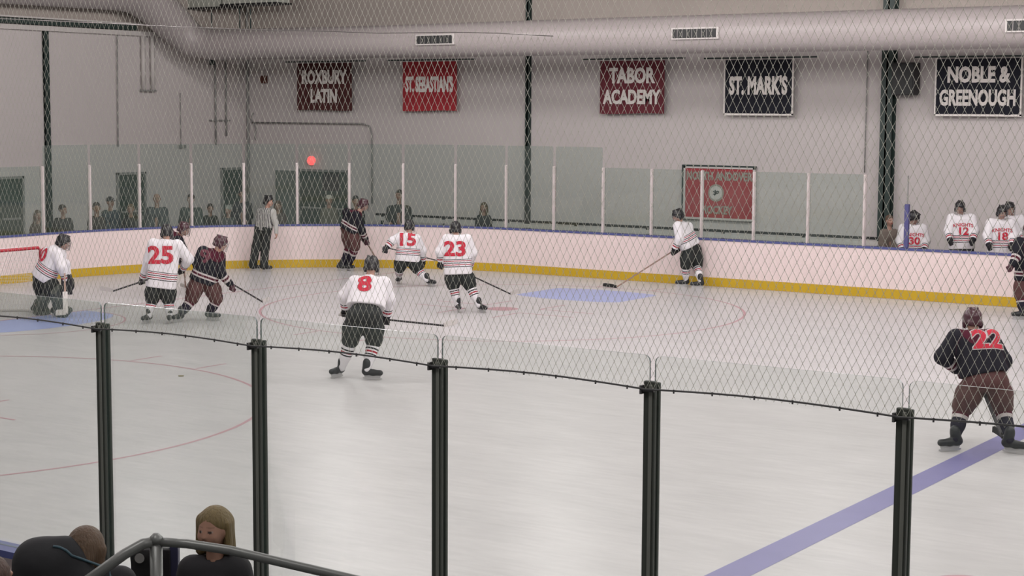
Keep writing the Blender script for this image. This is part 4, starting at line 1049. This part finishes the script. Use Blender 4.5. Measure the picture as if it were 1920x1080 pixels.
# banners
def banner(u,zt,wd,ht,lines,m,label,edge=None,rod=2.9,rz=0,sizes=None):
    ro=empty('wall_banner',(u,23.28,zt),label=label,cat='banner',group='school banners hanging on the far wall')
    nx,nz=24,12; fn=lambda x,z:.018*math.sin(x*7+u)*(-z)*.6+.006*math.sin(x*17)
    v=[];f=[]
    for s in (0,1):
        for j in range(nz+1):
            for i in range(nx+1):
                x=-wd/2+wd*i/nx; z=-ht*j/nz; v.append((x,fn(x,z)+s*.006,z+.012*math.sin(x*3+u)*(z/ht)))
    N=(nx+1)*(nz+1)
    for j in range(nz):
        for i in range(nx):
            a=j*(nx+1)+i; f.append((a,a+1,a+nx+2,a+nx+1)); f.append((a+N,a+nx+1+N,a+nx+2+N,a+1+N))
    rim=[i for i in range(nx+1)]+[j*(nx+1)+nx for j in range(1,nz+1)]+[nz*(nx+1)+i for i in range(nx-1,-1,-1)]+[j*(nx+1) for j in range(nz-1,0,-1)]
    for a,c_ in zip(rim,rim[1:]+rim[:1]): f.append((a,a+N,c_+N,c_))
    cl=meshobj('cloth',v,f,M[m],ro,smooth=False)
    if edge:
        b=MB()
        for (x0,z0,x1,z1) in ((-wd/2-.035,-ht-.035,-wd/2,.02),(wd/2,-ht-.035,wd/2+.035,.02),(-wd/2-.035,-ht-.045,wd/2+.035,-ht)): b.box((x0,-.012,z0),(x1,.02,z1))
        b.build('hem_edge',M[edge],ro)
    for txt,z,sz,sx in lines:
        me=text_mesh(txt,sz,sz*.042,sx*.97,extrude=.002); bm=bmesh.new(); bm.from_mesh(me); bm.transform(Matrix.Rotation(math.pi/2,4,'X')); 
        for v_ in bm.verts: v_.co.z+=z; v_.co.y+=-.022
        bm.to_mesh(me); bm.free(); me.name='lettering'; me.materials.append(M['letter']); t=bpy.data.objects.new('lettering',me); link(t,ro)
    b=MB(); b.tube([(-rod/2,.03,.05),(rod/2,.03,.05)],.018,8); b.build('hanging_rod',M['steel'],ro)
banner(-12.78,5.04,1.98,1.30,[('ROXBURY',-.40,.50,.72),('LATIN',-.92,.50,.72)],'dmaroon_b','dark maroon ROXBURY LATIN banner, leftmost on the wall')
banner(-9.13,5.04,1.78,1.30,[('ST. SEBASTIAN\'S',-.62,.54,.42)],'red_b','bright red ST. SEBASTIAN\'S banner')
banner(-2.93,4.99,1.82,1.29,[('TABOR',-.38,.50,.80),('ACADEMY',-.90,.46,.76)],'maroon_b','maroon TABOR ACADEMY banner right of the thin column')
banner(.48,4.97,1.72,1.25,[('ST. MARK\'S',-.62,.56,.56)],'navy_b','navy ST. MARK\'S banner with pale edge','letter')
banner(5.72,4.93,1.86,1.20,[('NOBLE &',-.36,.46,.76),('GREENOUGH',-.86,.46,.62)],'navy_b','navy NOBLE & GREENOUGH banner at the right edge','letter')
# red rink banner low on the wall
rb=empty('rink_banner',(-.57,23.42,2.42),label='red banner with round emblem low on the far wall behind the glass',cat='banner')
b=MB(); b.box((-.90,-.01,-1.20),(.90,.02,-.02)); b.build('cloth',M['red_sign'],rb)
b=MB(); b.box((-.95,-.03,-1.25),(-.90,.03,.02)); b.box((.90,-.03,-1.25),(.95,.03,.02)); b.box((-.95,-.03,-.02),(.95,.03,.02)); b.box((-.95,-.03,-1.25),(.95,.03,-1.20)); b.build('pale_border',M['offwhite'],rb)
b=MB(); b.box((-1.0,-.02,.02),(.97,.03,.06)); b.box((-1.0,-.02,-1.28),(-.955,.03,.03)); b.build('back_frame',M['steel'],rb)
for txt,z,sz,x in (('NORTH ANDOVER',-.21,.27,0),('HOCKEY',-1.02,.27,-.05)):
    me=text_mesh(txt,sz,sz*.04,.76,extrude=.002); me.transform(Matrix.Translation((x,-.016,z))@Matrix.Rotation(math.pi/2,4,'X')); me.materials.append(M['letter_g']); t=bpy.data.objects.new('lettering',me); link(t,rb)
b=MB()
for r0_,y,mi in ((.21,-.018,0),(.165,-.024,1)):
    b.tube([(-.07,y+.008,-.60),(-.07,y,-.60)],r0_,32,mi)
em=b.build('round_emblem',[M['letter_g'],M['offwhite']],rb)
b=MB()
for pts in ([(-.13,-.56),(-.08,-.60),(-.02,-.55)],[(-.14,-.64),(-.08,-.62),(0,-.60)],[(-.09,-.53),(-.06,-.60),(-.10,-.66)],[(-.03,-.56),(.01,-.57),(.02,-.60)]): b.tube([(x,-.028,z) for x,z in pts],.014,6)
b.build('emblem_figure',M['steel'],em)
# spectator bench and rail along the far wall
bn=empty('spectator_bench',(-2.2,22.8,0),label='long low bench with pale planks along the far wall behind the glass',cat='bench')
b=MB(); b.box((-8.4,-.02,.80),(6.4,.02,.90)); b.build('back_plank',M['offwhite'],bn)
b=MB(); b.box((-8.4,.0,.93),(6.4,.03,.99)); b.build('top_rail',M['black'],bn)
b=MB(); b.box((-8.4,-.5,.42),(6.4,-.1,.46)); b.build('seat_plank',M['offwhite'],bn)
for x in np.arange(-8.2,6.4,2.05):
    b=MB(); b.box((x-.03,.03,-.03),(x+.03,.08,.98)); b.box((x-.03,-.45,-.03),(x+.03,.03,.42)); b.build('bench_support',M['steel'],bn)
bp=empty('bench_post',(5.62,VF+.05,0),label='blue-purple padded post at the end of the bench glass',cat='post')
b=MB(); b.box((-.045,-.04,1.046),(.045,.05,1.93)); b.build('pad',M['sky_blue'],bp,bevel=.01)
b=MB(); b.box((-.01,-.015,1.93),(.01,.015,2.5)); b.build('glass_edge_strip',M['conduit'],bp)
# goal
go=empty('goal',(-6.32,6.74,0),label='red-framed hockey goal with white net at the far left',cat='hockey goal')
b=MB(); H=1.22; Wd=.97
b.tube([(0,-Wd,0),(0,-Wd,H-.05),(0,-Wd+.05,H),(0,Wd-.05,H),(0,Wd,H-.05),(0,Wd,0)],.03,12); b.build('goal_frame',M['red'],go,smooth=True)
b=MB(); b.tube([(0,Wd,.03),(-.55,Wd+.05,.03),(-1.0,Wd-.35,.03),(-1.05,0,.03),(-1.0,-Wd+.35,.03),(-.55,-Wd-.05,.03),(0,-Wd,.03)],.025,8); b.build('base_frame',M['offwhite'],go,smooth=True)
b=MB(); 
def gp(s,t): # s along 0..1 around, t height 0 bottom..1 top
    a=[(0,Wd),(-.55,Wd+.05),(-1.0,Wd-.35),(-1.05,0),(-1.0,-Wd+.35),(-.55,-Wd-.05),(0,-Wd)]; c_=[(0,Wd),(-.3,Wd),(-.5,Wd-.25),(-.55,0),(-.5,-Wd+.25),(-.3,-Wd),(0,-Wd)]
    q=s*6; i=min(int(q),5); w_=q-i; A=[a[i][k]*(1-w_)+a[i+1][k]*w_ for k in (0,1)]; B=[c_[i][k]*(1-w_)+c_[i+1][k]*w_ for k in (0,1)]
    return (A[0]*(1-t)+B[0]*t,A[1]*(1-t)+B[1]*t,.03+(H-.06)*t)
for k in range(71): b.tube([gp(k/70,t) for t in (0,.5,1)],.003,3,cap=False)
for k in range(22): b.tube([gp(s,k/21) for s in np.linspace(0,1,19)],.003,3,cap=False)
for k in range(33):
    y=-Wd+2*Wd*k/32; b.tube([(0,y,H),(-.5,y*.85,H-.03)],.003,3,cap=False)
for x in np.arange(-.05,-.5,-.06): b.tube([(x,-Wd,H-.01),(x,Wd,H-.01)],.003,3,cap=False)
b.build('goal_net',M['goal_net'],go)
# puck-like scrap on the ice
b=MB(); b.tube([(1.0,3.95,.002),(1.0,3.95,.012)],.04,14); b.build('ice_scrap',mat('tan_scrap',(.25,.22,.12),.8),label='small tan scrap lying on the ice inside the near circle',cat='scrap')
# ------------------------------------------------------------ ceiling lamps (above the frame), plus the row added over the stand
lp=None
for i,(x,y) in enumerate(LAMPS):
    if lp is None:
        lp=empty('ceiling_lamp',(x,y,7.6)); b=MB(); b.box((-.62,-.62,.03),(.62,.62,.14)); b.build('lamp_housing',M['housing'],lp); r_=lp
        ld=bpy.data.lights.new('lamp_light','POINT'); ld.shadow_soft_size=.45; ld.energy=LAMP_W; ld.color=LAMP_COL
        lo=bpy.data.objects.new('lamp_light',ld); link(lo,lp); lo.location=(0,0,-.5)
    else:
        r_=link(lp.copy()); r_.location=(x,y,7.6)
        for ch in lp.children: link(ch.copy(),r_)
    tag(r_,'square white ceiling lamp, hung over the ice and added over the stand','lamp','ceiling lamps in a grid over the ice')
# ------------------------------------------------------------ people on and by the ice
for q in PLAYERS: player(q)
def spectator(q):
    hz=q['hz']; s=min(1.0,.55+hz/1.75*.45) if hz<1.5 else 1.0; c=A3((0,0,hz)); f=q['face']; S_,F_,U=frame(f); sw=q['sw']/2
    H=max(hz+.12,1.0); sh=hz-.27*s; x=A3((1,0,0)); hipz=sh*.60; y0=-.02
    sa,sb=A3((-sw+.09,0,sh)),A3((sw-.09,0,sh)); ea,eb=sa+(-.05,-.03,-.27*s),sb+(.05,-.03,-.27*s); wa,wb_=ea+(.06,-.20,-.10*s),eb+(-.06,-.20,-.10*s)
    if q.get('slope'): sa=sa+(0,0,-.07); sb=sb+(0,0,-.07)
    hp,_=head_prims(c,f,s); pr=list(hp)+[('c',c-U*.07*s,(0,.0,sh+.02),.05*s,.055*s),('c',(0,0,sh-.08),(0,0,hipz),.11*s,.11*s)]
    ha,hb_=A3((-.09,0,hipz)),A3((.09,0,hipz)); ka,kb=ha*(1,1,.52),hb_*(1,1,.52)
    for a,e,w_,sd in ((sa,ea,wa,1),(sb,eb,wb_,-1)): pr+=[('c',(0,0,sh),a,.06,.05),('c',a,e,.045,.038),('c',e,w_,.036,.026)]+hand_prims(w_,w_-e,(0,-.3,-1),s,.4,sd)
    for h_,k_ in ((ha,ka),(hb_,kb)): pr+=[('c',h_,k_,.075,.05),('c',k_,(k_[0],0,.08),.05,.04)]
    sk=(.36,.21,.16)
    body=sdf_obj('person',pr,.012,M['skin'],None,.025,col=lambda V:head_col(V,c,f,s,sk),loc=q['base'],rz=YAW,label=q['label'],cat='person')
    jm=mat('jacket_cloth',q['jacket'],.85,noise=.2,nscale=6)
    jp=[('c',(-sw*.35,0,hipz-.08),(-sw*.45,0,sh-.10),.13*s,.13*s),('c',(sw*.35,0,hipz-.08),(sw*.45,0,sh-.10),.13*s,.13*s),('c',(0,0,sh-.07),(0,0,sh+.0),.13*s,.085*s),('c',sa,sb,.075*s,.075*s)]
    for a,e,w_ in ((sa,ea,wa),(sb,eb,wb_)): jp+=[('c',a,e,.078*s,.065*s),('c',e,w_,.062*s,.045*s)]
    sdf_obj('jacket',jp,.015,jm,body,.05,[('c',(0,-.01,sh+.15),(0,-.01,sh+.04),.06*s,.055*s)])
    tp=[('c',ha,hb_,.11,.11)]
    for h_,k_ in ((ha,ka),(hb_,kb)): tp+=[('c',h_,k_,.095,.075),('c',k_,(k_[0],0,.12),.075,.06)]
    sdf_obj('trousers',tp,.018,M['pants_k'],body,.04)
    for h_ in (ha,hb_): sdf_obj('shoe',[('c',(h_[0],.05,.045),(h_[0],-.14,.035),.045,.038)],.014,M['black'],body,.02)
    hm=mat('hair',q['hair'],.7,noise=.25,nscale=30); R_=[S_,F_,U]; P=lambda a,b,e:c+(S_*a+F_*b+U*e)*s
    hpz=[('e',P(0,-.022,.040),R_,(.088*s,.102*s,.100*s))]; sub=[('e',P(0,.105,-.03),R_,(.075*s,.075*s,.085*s))]
    if q['style']=='bald': hpz=[('e',P(0,-.035,-.0),R_,(.086*s,.078*s,.05*s))]
    if q['style']=='long': hpz+=[('c',P(-.07,-.03,.02),P(-.085,-.01,-.20),.035*s,.04*s),('c',P(.07,-.03,.02),P(.085,-.01,-.20),.035*s,.04*s),('c',P(0,-.07,0),P(0,-.09,-.20),.06*s,.055*s)]
    if q['style']=='cap':
        hpz=[('e',P(0,-.02,.052),R_,(.092*s,.108*s,.082*s)),('b',P(0,.115,.035),R_,(.055*s,.045*s,.004*s))]
    else: pass
    sdf_obj({'cap':'cap'}.get(q['style'],'hair'),hpz,.009,hm,body,.02,sub)
    if q.get('cup'):
        b=MB(); b.tube([(0,0,-.06),(0,0,.06)],[.032,.042],16); b.tube([(0,0,.06),(0,0,.068)],.044,16)
        o=b.build('paper_cup',M['offwhite'],smooth=False,label='white paper cup held by the spectator, '+('behind the goaltender' if 'goaltender' in q['label'] else 'left of the green-grey door'),cat='cup')
        R2=Matrix.Rotation(YAW,3,'Z'); wv=R2@Vector(tuple(wb_+A3((-.01,-.06,.02)))); o.location=Vector(q['base'])+wv
for q in SPECTATORS: spectator(q)
# ------------------------------------------------------------ foreground: handrail, child, adult, bag
def at_near(r_,d,z):  # metres right of / ahead of the camera foot point, height above the ice
    return Vector((CAM.x-math.sin(YAW)*d+math.cos(YAW)*r_,CAM.y+math.cos(YAW)*d+math.sin(YAW)*r_,z))
hr=empty('stair_handrail',at_near(-1.66,7.8,.62),0,label='dark metal handrail with upright post in the lower left foreground',cat='handrail')
o0=hr.location; L=lambda r_,d,z:at_near(r_-.022,d,z+(.016 if z>1 else 0))-o0
b=MB(); b.tube([L(-1.645,7.8,.62),L(-1.645,7.8,1.70)],.030,14); b.tube([L(-1.645,7.8,1.70),L(-1.645,7.8,1.725),L(-1.645,7.8,1.745)],[.034,.032,.012],14); b.build('upright',M['rail'],hr,smooth=True)
b=MB(); b.tube([L(-1.645,7.8,1.705),L(-1.70,7.78,1.70),L(-1.78,7.74,1.66),L(-2.10,7.6,1.44)],.026,12); b.build('left_rail',M['rail'],hr,smooth=True)
b=MB(); b.tube([L(-1.645,7.8,1.705),L(-1.5,7.8,1.695),L(-1.3,7.8,1.665),L(-.7,7.75,1.54),L(.6,7.6,1.28)],.0225,12); b.build('right_rail',M['rail'],hr,smooth=True)
def near_person(name,label,base,rz,c,f,s,sh,sw,skin,jcol,hair,style,lean=(0,0)):
    """standing figure built facing its own way; c is the head centre above the base"""
    S_,F_,U=frame(f); c=A3(c); z0=sh; l=A3((lean[0],lean[1],0)); t0=A3((c[0]*.9,c[1]*.8,sh)); hip=A3((0,0,sh*.55)); 
    sa,sb=t0+(-sw/2+.06,0,0),t0+(sw/2-.06,0,0); ea,eb=sa+(-.06,-.02,-.24*s),sb+(.06,-.02,-.24*s); wa,wb_=ea+(.05,.12,-.16*s),eb+(-.05,.12,-.16*s)
    hp,P=head_prims(c,f,s,style=='long'); pr=list(hp)+[('c',c-U*.07*s-F_*.015,t0+(0,0,.02),.045*s,.055*s),('c',t0-(0,0,.08),hip,.10*s,.10*s)]
    ha,hb_=hip+(-.08*s,0,0),hip+(.08*s,0,0); ka,kb=ha*(1,1,.5),hb_*(1,1,.5)
    for a,e,w_,sd in ((sa,ea,wa,1),(sb,eb,wb_,-1)): pr+=[('c',t0,a,.05,.045),('c',a,e,.042,.034),('c',e,w_,.033,.024)]+hand_prims(w_,w_-e,(0,.3,-1),s*.9,.4,sd)
    for h_,k_ in ((ha,ka),(hb_,kb)): pr+=[('c',h_,k_,.065,.045),('c',k_,(k_[0],k_[1],.07),.045,.035)]
    body=sdf_obj('person',pr,.0065,M['skin'],None,.022,col=lambda V:head_col(V,c,f,s,skin),loc=base,rz=rz,label=label,cat='person')
    jm=mat('coat_cloth',jcol,.8,noise=.25,nscale=7,bump=.3)
    jp=[('c',hip+(-.06,0,-.1),t0+(-sw*.2,0,-.10),.15*s,.125*s),('c',hip+(.06,0,-.1),t0+(sw*.2,0,-.10),.15*s,.125*s),('c',t0-(0,0,.08),t0+(0,0,.01),.13*s,.075*s),('c',sa,sb,.07*s,.07*s)]
    for a,e,w_ in ((sa,ea,wa),(sb,eb,wb_)): jp+=[('c',a,e,.078*s,.070*s),('c',e,w_,.066*s,.05*s)]
    jk=sdf_obj('coat',jp,.011,jm,body,.05,[('c',t0+(0,0,.15),t0+(0,0,.05),.055*s,.05*s)])
    tp=[('c',ha,hb_,.10,.10)]
    for h_,k_ in ((ha,ka),(hb_,kb)): tp+=[('c',h_,k_,.09,.07),('c',k_,(k_[0],k_[1],.1),.07,.055)]
    sdf_obj('trousers',tp,.016,M['pants_k'],body,.04)
    for h_ in (ha,hb_): sdf_obj('shoe',[('c',(h_[0],-.05,.04),(h_[0],.12,.035),.04,.035)],.012,M['black'],body,.02)
    hm=mat('hair',hair,.6,noise=.45,nscale=9,bump=.7)
    nt=hm.node_tree; mp=nt.nodes.new('ShaderNodeMapping'); mp.inputs['Scale'].default_value=(9,9,1.2); tcn=[n for n in nt.nodes if n.type=='TEX_COORD'][0]; nn=[n for n in nt.nodes if n.type=='TEX_NOISE'][0]
    nt.links.new(tcn.outputs['Object'],mp.inputs['Vector']); nt.links.new(mp.outputs['Vector'],nn.inputs['Vector']); R_=[S_,F_,U]
    hz_=[('e',P(0,-.022,.036),R_,(.090*s,.104*s,(.094 if style=='long' else .102)*s))]; sub=[('e',P(-.010,.115,-.03),R_,(.080*s,.085*s,.096*s))]
    if style=='long': hz_+=[('c',P(-.086,-.01,.03),P(-.090,-.01,-.13),.022*s,.022*s,.02),('c',P(.078,-.01,.04),P(.095,-.01,-.14),.036*s,.032*s,.03),('c',P(.04,-.06,.02),P(.05,-.07,-.15),.055*s,.05*s,.03),('c',P(-.04,-.06,.02),P(-.045,-.07,-.14),.055*s,.05*s,.03)]
    if style=='bob': hz_+=[('e',P(0,-.05,-.02),R_,(.086*s,.08*s,.11*s)),('c',P(.075,.01,.02),P(.078,.015,-.06),.028*s,.024*s,.03),('c',P(-.075,.01,.02),P(-.078,.015,-.06),.028*s,.024*s,.03)]
    sdf_obj('hair',hz_,.0065,hm,body,.02,sub)
    return body,jk
# child: looks back over the shoulder toward the camera
near_person('person','fair-haired child in a dark coat looking back over the handrail',at_near(-1.455,8.35,.62),YAW,(-.035,-.03,1.035),(-.36,-.92,-.06),.87,.82,.34,(.34,.19,.13),(.007,.007,.009),(.17,.125,.05),'long')
# adult bending forward, back to the camera
ab=at_near(-2.14,8.15,.62)
bd,jk=near_person('person','bending brown-haired adult in a black and teal jacket in the lower left corner',ab,YAW,(.03,.10,.925),(.35,.90,-.35),.98,.78,.46,(.30,.17,.12),(.008,.009,.011),(.085,.05,.025),'bob')
hump=sdf_obj('jacket_back',[('c',(-.20,.0,.93),(-.06,.02,.955),.08,.07),('c',(-.22,0,.60),(-.19,.0,.88),.13,.11),('c',(.02,0,.62),(-.03,.02,.90),.15,.10),('c',(-.15,.0,.6),(-.15,0,.88),.16,.13)],.011,jk.data.materials[0],bd,.06)
bvs=[BVHTree.FromPolygons([v.co[:] for v in o_.data.vertices],[tuple(p_.vertices) for p_ in o_.data.polygons]) for o_ in (hump,jk)]
tp_=[]
for x_,z_ in np.array([(-.091,1.0),(-.06,.995),(-.027,.98),(.0,.955),(.03,.940),(.088,.925),(.12,.90),(.152,.856),(.17,.82),(.18,.76)]):
    hs=[h_[0].y for h_ in (bb.ray_cast(Vector((x_,-1,z_)),Vector((0,1,0))) for bb in bvs) if h_[0] is not None]
    if hs: tp_.append((x_,min(hs)-.003,z_))
b=MB(); b.tube(tp_,.007,8); b.build('teal_piping',mat('teal_trim',(.03,.07,.09),.6),bd,smooth=True)
# person at extreme lower left
near_person('person','person with brown hair cut off at the lower left corner',at_near(-2.33,7.45,.62),YAW,(0,0,1.0),(.3,.9,0),.95,.62,.40,(.28,.15,.10),(.02,.012,.012),(.06,.03,.02),'short')
# bag / seat back behind the rail post
bg=empty('folding_chair_back',at_near(-1.915,8.85,.62),YAW,label='dark padded seat back with small round badge behind the rail post',cat='chair')
sdf_obj('seat_back',[('b',(-.0,0,.69),[(1,0,0),(0,1,0),(0,0,1)],(.10,.035,.105)),('c',(-.06,0,.75),(.03,0,.755),.045,.045)],.009,M['black'],bg,.03)
b=MB(); b.box((.10,-.03,.45),(.145,.03,.84)); b.build('side_bar',mat('navy_bar',(.03,.03,.07),.5),bg,bevel=.006)
b=MB(); b.tube([(-.055,-.046,.75),(-.055,-.052,.75)],.026,20); b.build('round_badge',M['conduit'],bg)
for sx in (-1,1):
    b=MB(); b.tube([(sx*.09,0,0),(sx*.09,0,.62)],.012,8); b.build('leg',M['rail'],bg)
